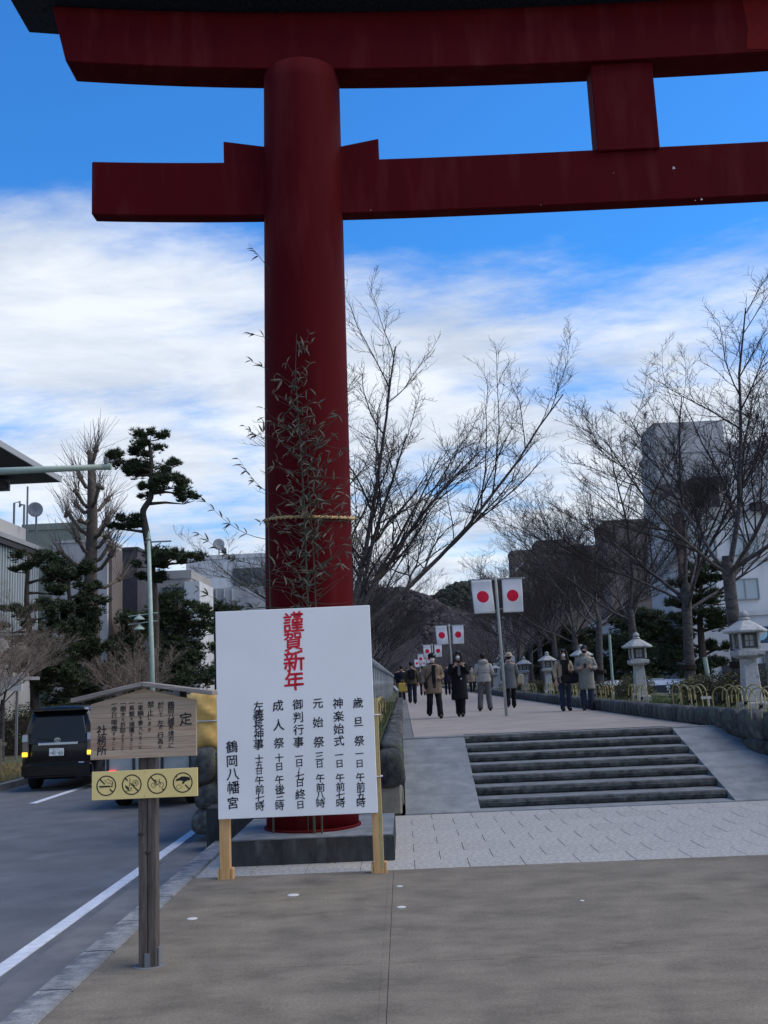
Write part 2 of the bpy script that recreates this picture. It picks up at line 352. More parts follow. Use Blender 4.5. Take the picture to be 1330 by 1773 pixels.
def dup(root, loc, rz=0.0, label=None, scale=None, kids=None):
    kids = kids if kids is not None else KIDS(root)
    r = root.copy(); C.objects.link(r); r.location = loc; r.rotation_euler = (0, 0, rz)
    if scale is not None: r.scale = (scale,)*3 if np.isscalar(scale) else scale
    if label: r['label'] = label
    def rec(src, dst, tree):
        for ch, sub in tree:
            c = ch.copy(); C.objects.link(c); c.parent = dst; rec(ch, c, sub)
    rec(root, r, kids); return r
def KIDS(o):
    return [(c, KIDS(c)) for c in children(o)]
def wobble(me, amp, sc, seed=0):
    n = len(me.vertices); co = np.empty(n*3); me.vertices.foreach_get('co', co); co = co.reshape(-1, 3)
    for i in range(n):
        v = mnoise.noise_vector(Vector(co[i]*sc)+Vector((seed*3.7, seed*1.9, seed))); co[i] += np.array(v)*amp
    me.vertices.foreach_set('co', co.reshape(-1)); me.update()
# ================================================================== SETTING
g = MB()
g.add([(-900, -60, -0.16), (900, -60, -0.16), (900, 2500, -0.16), (-900, 2500, -0.16)], np.array([(0, 1, 2, 3)]))
struct('ground', g, 'ground')
# plaza: asphalt bays with open joints
pz = MB(); pz.box(-2.31, 14, -12, 11.17, -0.2, -0.025)
plaza = struct('plaza_paving', pz, 'groove', 'brown grey plaza paving in front of the torii')
XS = [-2.305, -0.185, 4.6, 9.4, 13.98]; YS = [-11.9, -3.7, 0.05, 3.8, 7.57, 11.165]
for i in range(4):
    for j in range(5):
        m_ = MB(); m_.box(XS[i]+.002, XS[i+1]-.002, YS[j]+.002, YS[j+1]-.002, -0.1, 0.0)
        part('paving_bay', m_, 'plaza', plaza)
m_ = MB(); m_.box(-0.235, -0.222, -12, 11.16, 0.0, 0.002); part('joint_strip', m_, 'plaza', plaza)
for px, py, r in ((333, 1591, .045), (508, 1550, .055), (692, 1535, .03), (695, 1571, .04), (1008, 1560, .02)):
    p = on_level(px, py, 0); b = MB().lathe([(r, 0), (r, .004), (r*.8, .006)], 18)
    o = part('survey_marker', b, 'mark_white', None, loc=p)
    tag(o, {333: 'pale round marker set in the plaza nearest the wooden post', 508: 'pale round marker set in the plaza before the notice board',
            692: 'small pale marker beside the plaza joint, the one nearer the granite strip', 695: 'small pale marker beside the plaza joint, the one farther from the granite strip',
            1008: 'tiny pale marker alone in the middle of the plaza'}[px], 'marker', 'round markers in the plaza')
# pale granite strip of slabs under the torii
pg = MB(); pg.box(-2.31, 14, 11.17, 15.58, -0.15, -0.012)
strip = struct('granite_paving', pg, 'groove', 'pale granite slab paving in front of the steps')
SX = 0.585; SY = 0.548
slab_cache = {}
for i in range(27):
    for j in range(8):
        x0 = -2.30+i*SX; y0 = 11.175+j*SY
        if x0 > 13: continue
        off = 0
        key = 's'
        if key not in slab_cache:
            m_ = MB(); m_.box(0.003, SX-.003, 0.0015, SY-.0015, -0.09, 0.0)
            me = m_.mesh('slab', 'pale_granite'); fix_normals(me); bevel_mesh(me, 0.003); slab_cache[key] = me
        o = link('slab', slab_cache[key], strip, loc=(x0+(SX/2 if j % 2 else 0), y0, random.uniform(-.001, .0015)))
for k in range(4):
    m_ = MB(); m_.box(-2.30, -2.30+SX/2-.006, 0.0015, SY-.0015, -0.09, 0.0)
    part('slab', m_, 'pale_granite', strip, loc=(0, 11.175+(2*k+1)*SY, 0))
# threshold strip before the first riser
m_ = MB(); m_.box(-0.05, 7.2, 15.585, 16.1, -0.1, 0.006); lip = struct('threshold_paving', m_, 'ramp_granite')
# road
rd = MB(); rd.box(-9.3, -3.05, -14, 240, -0.3, -0.12); road = struct('road', rd, 'asphalt', 'blue grey asphalt road beside the avenue')
gt = MB(); gt.box(-3.046, -2.56, -14, 240, -0.3, -0.116); struct('gutter', gt, 'gutter')
gt = MB(); gt.box(-9.3, -8.9, -14, 240, -0.2, -0.116); struct('gutter', gt, 'gutter')
lm = MB(); lm.box(-3.29, -3.15, -14, 200, -0.13, -0.112); part('edge_line', lm, 'road_paint', road)
for k in range(14):
    y = 4.2+k*9.0-1.5
    lm = MB(); lm.box(-7.55, -7.40, y, y+5.2, -0.13, -0.112); part('lane_dash', lm, 'road_paint', road)
# near kerb: cut stones
kb = MB(); kb.box(-2.555, -2.315, -14, 14.2, -0.3, -0.02); kerb = struct('kerb', kb, 'groove', 'grey granite kerb along the plaza')
km = MB(); km.box(-2.558, -2.312, 0.004, 0.996, -0.14, 0.012); kme = km.mesh('kerb_stone', 'kerb_stone'); fix_normals(kme); bevel_mesh(kme, .012, 2)
for k in range(27): link('kerb_stone', kme, kerb, loc=(0, -12.8+k*1.0, random.uniform(-.002, .002)))
# far kerb and verge
kb = MB(); kb.box(-9.46, -9.3, -14, 240, -0.3, 0.03); struct('far_kerb', kb, 'kerb_stone')
vg = MB(); vg.box(-30, -9.46, -14, 240, -0.4, 0.02); struct('verge', vg, 'soil')
# raised path
pa = MB(); pa.box(0.16, 5.45, 19.2, 330, -0.1, 0.94); path = struct('path', pa, 'path', 'raised sandy avenue running to the hill')
pb = MB(); pb.box(-0.05, 0.15, 19.2, 330, -0.1, 0.937); part('drain_strip', pb, 'gutter', path)
pb = MB(); pb.box(-0.05, 6.9, 18.9, 19.195, -0.1, 0.936); part('top_edging', pb, 'ramp_granite', path)
# steps
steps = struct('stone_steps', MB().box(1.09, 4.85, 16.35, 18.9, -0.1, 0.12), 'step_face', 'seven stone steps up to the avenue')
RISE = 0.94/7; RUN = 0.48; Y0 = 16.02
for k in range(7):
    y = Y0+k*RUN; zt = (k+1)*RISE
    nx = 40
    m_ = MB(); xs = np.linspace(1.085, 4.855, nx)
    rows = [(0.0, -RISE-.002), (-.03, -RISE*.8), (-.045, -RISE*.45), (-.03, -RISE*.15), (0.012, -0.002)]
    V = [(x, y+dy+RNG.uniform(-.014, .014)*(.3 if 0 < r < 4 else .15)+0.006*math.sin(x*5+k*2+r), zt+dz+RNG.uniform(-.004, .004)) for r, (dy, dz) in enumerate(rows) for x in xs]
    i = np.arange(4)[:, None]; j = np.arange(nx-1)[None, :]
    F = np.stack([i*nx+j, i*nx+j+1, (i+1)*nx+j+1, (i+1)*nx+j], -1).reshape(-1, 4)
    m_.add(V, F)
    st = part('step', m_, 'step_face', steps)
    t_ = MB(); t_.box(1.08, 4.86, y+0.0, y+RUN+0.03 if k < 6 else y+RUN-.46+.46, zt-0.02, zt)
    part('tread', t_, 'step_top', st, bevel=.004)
# ramps of big slabs
def ramp(xa, xb, nm, lab, xb_top=None):
    ya, yb = 15.62, 19.0; n = 5
    ro = thing(nm, lab, 'ramp', (0, 0, 0), group='granite ramps beside the steps')
    for k in range(n):
        t0, t1 = k/n, (k+1)/n
        a0 = ya+(yb-ya)*t0+.006; a1 = ya+(yb-ya)*t1-.006
        z0, z1 = 0.012+0.93*t0, 0.012+0.93*t1
        xt = xb if xb_top is None else xb
        V = [(xa, a0, z0), (xt, a0, z0), (xt, a1, z1), (xa, a1, z1), (xa, a0, -.05), (xt, a0, -.05), (xt, a1, -.05), (xa, a1, -.05)]
        m_ = MB().add(V, np.array([(0, 1, 2, 3), (4, 7, 6, 5), (0, 4, 5, 1), (1, 5, 6, 2), (2, 6, 7, 3), (3, 7, 4, 0)]))
        part('slab', m_, 'ramp_granite', ro, bevel=.003)
    return ro
ramp(-0.045, 1.075, 'stone_ramp', 'blue grey granite ramp on the left of the steps, beside the boulder wall')
ramp(4.865, 7.0, 'stone_ramp', 'wide blue grey granite ramp on the right of the steps')
# ------------------------------------------------------------------ banks
def bank(pts_in, pts_out, z, name, lab):
    # strip between two polylines (x,y)
    m_ = MB(); n = len(pts_in)
    V = [(x, y, z) for x, y in pts_in]+[(x, y, z) for x, y in pts_out]+[(x, y, -.1) for x, y in pts_in]+[(x, y, -.1) for x, y in pts_out]
    F = []
    for i in range(n-1):
        F += [(i, i+1, n+i+1, n+i), (2*n+i, i, i+1, 2*n+i+1), (n+i, n+i+1, 3*n+i+1, 3*n+i)]
    F += [(0, n, 3*n, 2*n), (n-1, 2*n-1, 4*n-1, 3*n-1)]
    m_.add(V, np.array(F)); return struct(name, m_, 'soil', lab)
bank([(-0.42, 15.75), (-0.42, 330)], [(-2.75, 14.6), (-2.75, 330)], 1.08, 'bank', 'mossy earth bank left of the avenue')
RW = [(7.0, 15.4), (6.5, 16.6), (6.05, 17.8), (5.72, 19.2), (5.62, 21), (5.62, 330)]
bank(RW, [(9.6, 15.4), (9.6, 16.6), (9.6, 17.8), (9.6, 19.2), (9.6, 21), (9.6, 330)], 1.16, 'bank', 'mossy earth bank right of the avenue')
# boulders: four shared shapes
BM = []
for k in range(6):
    bm = bmesh.new(); bmesh.ops.create_icosphere(bm, subdivisions=3, radius=0.5)
    for v in bm.verts:
        p = v.co*1.0; q = Vector([math.copysign(abs(c*2)**0.55/2, c) for c in p])
        n_ = mnoise.noise(p*2.4+Vector((k*5, 3, k)))*.16
        v.co = q*(1+n_)*0.93
    me = bpy.data.meshes.new('boulder'); bm.to_mesh(me); bm.free(); me.materials.append(MATS['boulder'])
    me.polygons.foreach_set('use_smooth', [True]*len(me.polygons)); BM.append(me)
def boulder(parent, x, y, z, sx, sy, sz, rz=0):
    o = link('boulder', random.choice(BM), parent, loc=(x, y, z), rot=(random.uniform(-.08, .08), random.uniform(-.08, .08), rz), scale=(sx, sy, sz)); return o
lw = thing('boulder_wall', 'low dark boulder wall with rounded tops along the left edge of the avenue', 'stone wall', (-0.22, 15.7, 0))
y = 15.9; k = 0
while y < 62:
    L = random.uniform(.32, .55)
    boulder(lw, random.uniform(-.01, .02), y-15.7+L/2, 0.90, 0.36, L*1.12, 0.42+random.uniform(-.04, .03)); y += L
    if y < 22: boulder(lw, random.uniform(-.02, .0), y-15.9, 0.55, 0.34, .6, .5); boulder(lw, 0.0, y-15.9, 0.2, 0.34, .6, .45)
m_ = MB(); m_.box(-.2, .13, 46.3, 300, 0, 1.06); o = part('far_coping', m_, 'boulder', lw)
o = boulder(lw, -.03, -0.02, 0.68, 0.46, 0.42, 0.62); o['label'] = 'big black squarish end boulder'
m_ = MB(); m_.box(-.22, .13, -.1, .5, 0, .42); part('footing', m_, 'beige_stone', lw, bevel=.03)
rw = thing('boulder_wall', 'dark boulder retaining wall curving along the right edge of the avenue and ramp', 'stone wall', (0, 0, 0))
# walk along the right wall line
pts = [(7.0, 15.4), (6.5, 16.6), (6.05, 17.8), (5.72, 19.2), (5.60, 21), (5.60, 90)]
acc = []
cnt = 0
for (xa, ya), (xb, yb) in zip(pts[:-1], pts[1:]):
    L = math.hypot(xb-xa, yb-ya); s_ = 0; ang = math.atan2(yb-ya, xb-xa)
    while s_ < L and cnt < 290:
        w = random.uniform(.26, .46)*(1+max(0, (ya+s_-24)/40)) if ya > 19 else random.uniform(.38, .62)
        t = (s_+w/2)/L; x = xa+(xb-xa)*t; yy = ya+(yb-ya)*t
        if yy > 75: break
        zb = 0.94 if yy > 19 else 0.94*max(0, (yy-15.6)/3.4)
        h = 1.24-zb
        if h > .5:
            boulder(rw, x, yy, 1.24-.27, w*1.1, .45, .58, ang); cnt += 1
            zz = 1.24-.5
            while zz > zb-.1:
                boulder(rw, x+random.uniform(-.03, .0), yy+random.uniform(-.1, .1), zz-.2, w*1.05, .42, .5, ang); zz -= .38; cnt += 1
        else: boulder(rw, x, yy, zb+h/2-.02, w*1.16, .36, h+.10, ang); cnt += 1
        s_ += w
m_ = MB(); m_.box(5.5, 5.7, 74, 300, 0.5, 1.2); part('far_coping', m_, 'boulder', rw)
# road side wall of the left bank
sw = thing('boulder_wall', 'rough boulder wall on the road side of the left bank behind the notice board', 'stone wall', (-2.82, 14.5, 0))
y = 0
while y < 20:
    L = random.uniform(.45, .75); zz = .0
    while zz < 1.1:
        h = random.uniform(.3, .48); boulder(sw, random.uniform(-.05, .05), y+L/2, zz+h/2, .42, L*1.12, h*1.2); zz += h
    y += L
m_ = MB(); m_.box(-.15, .1, 19, 290, 0, 1.0); part('far_wall', m_, 'boulder', sw)
m_ = MB()
for i in range(5): pass
for x in (-2.3, -1.8, -1.25, -.75):
    for zz in (.25, .68): boulder(sw, x+2.82, .15, zz+.1, .62, .45, .5)
bw = thing('granite_block_wall', 'low black granite block wall behind the torii base by the road', 'stone wall', (0, 0, 0))
for x0, x1 in ((-2.66, -1.9), (-1.89, -1.2), (-1.19, -.5)):
    m_ = MB(); m_.box(x0, x1, 13.72, 14.15, -.12, .43); part('block', m_, 'dark_granite', bw, bevel=.01)

# ------------------------------------------------------------------ hills
def hill(name, x0, x1, y, prof, m, depth, lab):
    nx, ny = 120, 26; V = []; 
    for j in range(ny):
        v = j/(ny-1)
        for i in range(nx):
            u = i/(nx-1); x = x0+(x1-x0)*u
            h = np.interp(x, [p[0] for p in prof], [p[1] for p in prof])
            hz = h*math.sin(v*PI/2)**0.8
            hz += (mnoise.fractal(Vector((x*.05, v*9, y*.1)), 1.0, 2.0, 5)*h*.05+mnoise.noise(Vector((x*.28, v*22, 1)))*1.4)*min(1, v*3)
            V.append((x, y+depth*v+mnoise.noise(Vector((x*.1, v*9, 4)))*3, hz-1))
    i = np.arange(ny-1)[:, None]; j = np.arange(nx-1)[None, :]
    F = np.stack([i*nx+j, i*nx+j+1, (i+1)*nx+j+1, (i+1)*nx+j], -1).reshape(-1, 4)
    m_ = MB().add(V, F); return struct(name, m_, m, lab)
Yh = 620.0
def hx(px): return on_plane_y(px, 1100, Yh).x
def hz(px, py): return on_plane_y(px, py, Yh).z
P1 = [(px, py) for px, py in ((-200, 1200), (250, 1140), (560, 1030), (640, 1008), (700, 1003), (745, 1018), (790, 1045), (860, 1060), (1400, 1100), (1900, 1150))]
hill('hill', -400, 460, Yh, [(hx(a), hz(a, b)) for a, b in P1], 'hill', 60, 'dark wooded hill left of the notch at the end of the avenue')
P2 = [(500, 1180), (640, 1120), (720, 1040), (770, 1012), (800, 996), (840, 990), (900, 985), (960, 990), (1100, 1010), (1500, 1100), (1900, 1150)]
Yh = 660.0
hill('hill', -120, 460, Yh, [(hx(a), hz(a, b)) for a, b in P2], 'hill_green', 60, 'dark evergreen hill right of the notch at the end of the avenue')
# tree clumps make the hill outline ragged: one mass nobody could count
def clumps(name, prof, Y, n, mm, lab, spread):
    m_ = MB(); bm = bmesh.new(); bmesh.ops.create_icosphere(bm, subdivisions=1, radius=1); SV = np.array([v.co[:] for v in bm.verts]); SF = np.array([[v.index for v in f.verts] for f in bm.faces]); bm.free()
    xs = [p[0] for p in prof]; zs = [p[1] for p in prof]
    for _ in range(n):
        x = random.uniform(max(xs[0], -110), min(xs[-1], 190)); h = float(np.interp(x, xs, zs)); v = random.random()**.6
        z = h*math.sin(v*PI/2)**0.8-1; r = random.uniform(1.1, 2.5)
        nz = RNG.uniform(.6, 1.35, (len(SV), 1))
        m_.add(SV*nz*[r, r, r*.8]+[x, Y+60*v-4, z+r*.1], SF)
    o = part(name, m_, mm, None); return tag(o, lab, 'woodland', kind='stuff')
Yh = 620.0; clumps('wooded_hillside', [(hx(a), hz(a, b)) for a, b in P1], 620, 3600, 'hill_wood', 'bare brown woodland covering the left hill', 60)
Yh = 660.0; clumps('wooded_hillside', [(hx(a), hz(a, b)) for a, b in P2], 660, 2600, 'hill_green', 'evergreen woodland covering the right hill', 60)

# ================================================================== TORII
tor = thing('torii', 'huge dark red shrine torii gate on a granite plinth', 'torii gate', (-1.16, 12.66, 0))
def tpart(n, mb, m, **kw):
    o = part(n, mb, m, tor, **kw); o.location = (1.16, -12.66, 0) if 'loc' not in kw else kw['loc']; return o
def base(cx):
    o = tpart('plinth', MB().box(cx-.925, cx+.925, 11.75, 13.6, -.02, .275), 'dark_granite', bevel=.012, seg=2)
    tpart('plinth_top', MB().box(cx-.915, cx+.915, 11.76, 13.59, .27, .283), 'base_top')
base(-1.10)
XC = 3.32          # the gate's centre line
def column(x0, x1):
    m_ = MB(); prof = []
    n = 40
    rings = []
    for i in range(n+1):
        t = i/n; z = .283+(10.15-.283)*t; r = .558-.030*t-.012*t*t; cx = x0+(x1-x0)*t
        rings.append([(cx+r*math.cos(a), 12.66+r*math.sin(a), z) for a in np.arange(64)*2*PI/64])
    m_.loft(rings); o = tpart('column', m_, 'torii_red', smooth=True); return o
col1 = column(-1.163, -1.015)
col2 = column(2*XC+1.163, 2*XC+1.015); base(2*XC+1.10)
# shallow seam down the front of the column, and the drain gap ring at its foot
tpart('seam', MB().tube([(-1.168, 12.10, .285), (-1.13, 12.12, 3.0)], .006, 6), 'groove')
for cx in (-1.163, 2*XC+1.163):
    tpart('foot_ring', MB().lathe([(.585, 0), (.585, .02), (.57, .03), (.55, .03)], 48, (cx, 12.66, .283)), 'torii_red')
# nuki (tie beam) with its faint sag and canted ends
def beam(n, x0, x1, y0, y1, zb, zt, m, slant=0.0, segs=40):
    rings = []
    for i in range(segs+1):
        t = i/segs; x = x0+(x1-x0)*t
        e = (1-2*t)*slant
        b, tp = zb(x), zt(x)
        rings.append([(x+e*0, y0, b), (x, y1, b), (x-e, y1, tp), (x-e, y0, tp)])
    return tpart(n, MB().loft(rings), m, bevel=.012)
w_ = lambda x: (x-XC)/4.9
nb = lambda x: 8.03+0.03*abs(w_(x))**2+(0.045 if x < -1 else 0)*min(1, (-1-x)/2.4 if x < -1 else 0)
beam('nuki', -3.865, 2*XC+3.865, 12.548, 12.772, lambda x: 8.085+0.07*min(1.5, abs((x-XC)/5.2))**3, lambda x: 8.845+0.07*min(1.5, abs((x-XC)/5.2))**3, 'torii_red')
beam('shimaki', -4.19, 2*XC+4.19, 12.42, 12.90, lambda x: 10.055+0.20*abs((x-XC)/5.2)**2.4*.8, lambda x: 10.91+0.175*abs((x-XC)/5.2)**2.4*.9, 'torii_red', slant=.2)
beam('kasagi', -4.95, 2*XC+4.95, 12.16, 13.1, lambda x: 10.905+0.175*abs((x-XC)/5.2)**2.4*.9, lambda x: 11.42+0.20*abs((x-XC)/5.2)**2.4, 'copper_roof', slant=.15)
# standing seams of the copper roof
for i in range(90):
    x = -4.8+i*.182
    if x > 2*XC+4.8: break
    zb = 10.905+0.175*abs((x-XC)/5.2)**2.4*.9
    tpart('seam_rib', MB().box(x, x+.012, 12.148, 12.162, zb+.02, zb+.49), 'copper_roof')
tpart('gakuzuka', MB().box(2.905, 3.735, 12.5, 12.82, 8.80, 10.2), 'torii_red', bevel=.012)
# wedges either side of each column
def wedge(xa, xb, za, zb2, z0):
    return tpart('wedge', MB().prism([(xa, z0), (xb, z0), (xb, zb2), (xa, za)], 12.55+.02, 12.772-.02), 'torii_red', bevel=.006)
wedge(-2.09, -1.45, 9.24, 9.12, 8.80); wedge(-.60, .0, 9.07, 9.17, 8.80)
wedge(2*XC+1.45, 2*XC+2.09, 9.12, 9.24, 8.80); wedge(2*XC, 2*XC+.60, 9.17, 9.07, 8.80)
tpart('repaired_patch', MB().add([(4.98, 12.415, 10.12), (5.28, 12.415, 10.10), (5.55, 12.415, 10.14), (5.5, 12.415, 10.45), (5.56, 12.415, 10.86), (5.0, 12.415, 10.85), (5.03, 12.415, 10.4)], [[0, 1, 2, 3, 4, 5, 6]]), 'torii_patch')
for px, py, w in ((641, 362, .012), (937, 353, .01), (1063, 297, .012), (1205, 345, .014), (1166, 290, .04), (1215, 344, .03)):
    p = on_plane_y(px, py, 12.5)
    tpart('paint_chip', MB().add([(p.x, 12.545, p.z), (p.x+w, 12.545, p.z+.004), (p.x+w*.8, 12.545, p.z+w*.8), (p.x+w*.2, 12.545, p.z+w)], [[0, 1, 2, 3]]), 'scuff')

# ================================================================== LETTERING
def glyph_mesh(ch, _c={}):
    if ch in _c: return _c[ch]
    cu = bpy.data.curves.new('glyph', 'FONT'); cu.body = ch; cu.size = 1.0; cu.resolution_u = 3; cu.offset = 0.0
    cu.align_x = 'LEFT'
    o = bpy.data.objects.new('glyph', cu); C.objects.link(o)
    dg = bpy.context.evaluated_depsgraph_get(); me = o.evaluated_get(dg).to_mesh()
    V = np.array([v.co[:2] for v in me.vertices]) if len(me.vertices) else np.zeros((0, 2))
    me.calc_loop_triangles(); F = np.array([t.vertices[:] for t in me.loop_triangles]) if len(V) else np.zeros((0, 3), int)
    o.evaluated_get(dg).to_mesh_clear(); bpy.data.objects.remove(o); bpy.data.curves.remove(cu)
    if len(V):
        lo, hi = V.min(0), V.max(0); V = V-(lo+hi)/2; s = max(hi-lo); V = V/max(s, .3)
    _c[ch] = (V, F); return V, F
def put_glyph(mb, ch, x, z, s, y, brush=True, rot=0.0, stretch=1.0):
    V, F = glyph_mesh(ch)
    if not len(V): return
    V = V.copy()
    if brush:                       # brush lettering: right side of every stroke rises a little, edges swell
        V[:, 1] += V[:, 0]*0.07+0.03*np.sin(V[:, 0]*7+1)*np.abs(V[:, 0])
        V[:, 0] += 0.02*np.sin(V[:, 1]*9)
        V[:, 1] += 0.012*np.sin(V[:, 0]*23); V[:, 0] += 0.012*np.sin(V[:, 1]*27)
    if rot: c, s_ = math.cos(rot), math.sin(rot); V = V@np.array([[c, s_], [-s_, c]])
    V = V*s*[1, stretch]
    w = (.022 if s > .15 else .013)*s if brush else .012*s
    for i, (dx, dz) in enumerate(((-w, w*.4), (w, -w*.4), (0, w), (0, -w), (w*.7, w*.7))):
        mb.add(np.stack([x+V[:, 0]+dx, np.full(len(V), y-.00015*i), z+V[:, 1]+dz], 1), F)

# ------------------------------------------------------------------ New Year notice board
YB = 11.0
nb_ = thing('notice_board', 'big white New Year notice board with red and black brush lettering on two timber legs', 'notice board', (-1.16, YB, 0))
def nbp(n, mb, m, **kw):
    o = part(n, mb, m, nb_, **kw); o.location = (1.16, -YB, 0); return o
bx0, bx1, bz0, bz1 = -2.0, -0.322, .612, 2.79
RZ = 0.012
nbp('panel', MB().box(bx0, bx1, YB-.03, YB+.0, bz0, bz1), 'white_panel', bevel=.004)
for z_ in (bz0+.05, bz1-.1): nbp('back_batten', MB().box(bx0+.05, bx1-.05, YB+.003, YB+.03, z_, z_+.05), 'new_wood')
for x, sgn in ((-1.944, -1), (-.335, 1)):
    l_ = nbp('leg', MB().box(x-.055, x+.055, YB+.004 if sgn < 0 else YB-.029+.035, YB+.10, -.05, 2.60 if sgn < 0 else 1.76), 'new_wood', bevel=.006)
    nbp('foot_block', MB().box(x-.08, x-.058, YB+.01, YB+.10, -.02, .10), 'new_wood', bevel=.004)
    nbp('foot_block', MB().box(x+.058, x+.085, YB+.01, YB+.10, -.02, .11), 'new_wood', bevel=.004)
nbp('prop', MB().bar((-.30, YB+.02, .05), (-.30, YB+.02, 1.80), .035, .03), 'hoop')
for z_ in (.98, 1.62): nbp('tie', MB().tube([(-.335+.075*math.cos(a), YB+.05+.075*math.sin(a), z_) for a in np.linspace(0, 2*PI, 14)], .007, 5), 'white_cloth')
TXT = [
 ('red', [('謹', 516, 155, 118), ('賀', 515, 273, 108), ('新', 523, 392, 118), ('年', 526, 512, 114)]),
 ('ink', [('歳', 910, 640, 58), ('旦', 914, 752, 52), ('祭', 921, 865, 58), ('一', 922, 940, 46), ('日', 924, 1000, 42), ('午', 929, 1078, 50), ('前', 931, 1133, 50), ('五', 933, 1185, 50), ('時', 934, 1228, 50)]),
 ('ink', [('神', 790, 645, 60), ('楽', 795, 722, 60), ('始', 797, 797, 60), ('式', 800, 868, 58), ('一', 801, 950, 46), ('日', 804, 1003, 42), ('午', 808, 1085, 50), ('前', 810, 1137, 50), ('七', 811, 1188, 50), ('時', 813, 1232, 50)]),
 ('ink', [('元', 670, 648, 58), ('始', 672, 760, 60), ('祭', 679, 877, 62), ('三', 683, 960, 48), ('日', 685, 1008, 40), ('午', 690, 1090, 50), ('前', 691, 1143, 50), ('八', 692, 1192, 52), ('時', 694, 1236, 50)]),
 ('ink', [('御', 549, 655, 60), ('判', 552, 732, 60), ('行', 556, 806, 60), ('事', 557, 880, 60), ('一', 561, 963, 46), ('日', 563, 1003, 42), ('～', 563, 1045, 30), ('七', 567, 1080, 50), ('日', 568, 1120, 42), ('終', 572, 1187, 58), ('日', 573, 1248, 42)]),
 ('ink', [('成', 430, 665, 62), ('人', 436, 780, 64), ('祭', 440, 888, 60), ('十', 442, 975, 48), ('日', 444, 1028, 42), ('午', 446, 1103, 50), ('後', 449, 1158, 54), ('三', 450, 1205, 50), ('時', 450, 1257, 50)]),
 ('ink', [('左', 312, 670, 56), ('義', 314, 726, 60), ('長', 316, 785, 58), ('神', 317, 840, 58), ('事', 318, 898, 60), ('十', 322, 982, 46), ('五', 323, 1022, 44), ('日', 324, 1057, 36), ('午', 326, 1110, 50), ('前', 328, 1163, 50), ('七', 330, 1215, 50), ('時', 332, 1262, 50)]),
 ('ink', [('鶴', 158, 915, 68), ('岡', 160, 1000, 62), ('八', 166, 1078, 72), ('幡', 172, 1155, 70), ('宮', 170, 1245, 66)])]
for kind, chars in TXT:
    for ch, cx, cy, s in chars:
        m_ = MB()
        # place on the board by its share of the board's width and height
        u = v = .5
        for _ in range(4):
            top = 98-53*((cx-45)/930) ; bot = 1345-60*((cx-85)/950)
            v = (cy-top)/(bot-top); le = 42+42*v; ri = 975+60*v; u = (cx-le)/(ri-le)
        x = bx0+u*(bx1-bx0); z = bz1-v*(bz1-bz0)
        put_glyph(m_, ch, x, z, s/940*(bx1-bx0)*1.02, YB-.0325, rot=PI/2 if ch == '～' else 0.0)
        link('lettering', m_.mesh('lettering', 'red_ink' if kind == 'red' else 'ink'), nb_, loc=(1.16, -YB, 0))

# ------------------------------------------------------------------ old wooden rules sign
YS_ = 7.70
ws = thing('wooden_sign', 'weathered gabled wooden rules board with black brush lettering on a split grey post', 'sign', (-1.93, YS_, 0))
def wsp(n, mb, m, **kw):
    o = part(n, mb, m, ws, **kw); o.location = (1.93, -YS_, 0); return o
for i, (xa, xb) in enumerate(((-1.996, -1.932), (-1.929, -1.866))):
    m_ = MB().box(xa, xb, YS_+.0, YS_+.11, -.03 if i else -.03, 1.9)
    wsp('post_half', m_, 'old_wood', bevel=.006)
wsp('post_socket', MB().lathe([(.115, 0), (.115, .005), (.11, .006)], 24, (-1.93, YS_+.06, -.002)), 'gutter')
wsp('post_bracket', MB().box(-1.862, -1.85, YS_+.02, YS_+.1, -.01, .13), 'grey_metal'); wsp('post_bracket', MB().box(-1.95, -1.912, YS_-.012, YS_-.004, 0.0, .10), 'grey_metal')
for cx, cz in ((-1.975, .93), (-1.925, .80)):
    wsp('knot', MB().sphere((cx, YS_-.0, cz), .017, 10, 1.5, .35, .8), 'pine_bark')
# planks of the board
zl = [1.478, 1.545, 1.625, 1.70, 1.78]; 
def topz(x): return 2.0-0.125*abs(x+1.945)/.4
for a, b in zip(zl[:-1], zl[1:]):
    wsp('board_plank', MB().box(-2.343, -1.553, YS_-.035, YS_-.005, a+.001, b-.001), 'sign_wood', bevel=.0015)
wsp('board_plank', MB().prism([(-2.343, 1.781), (-1.553, 1.781), (-1.553, 1.885), (-1.945, 1.985), (-2.343, 1.885)], YS_-.035, YS_-.005), 'sign_wood', bevel=.0015)
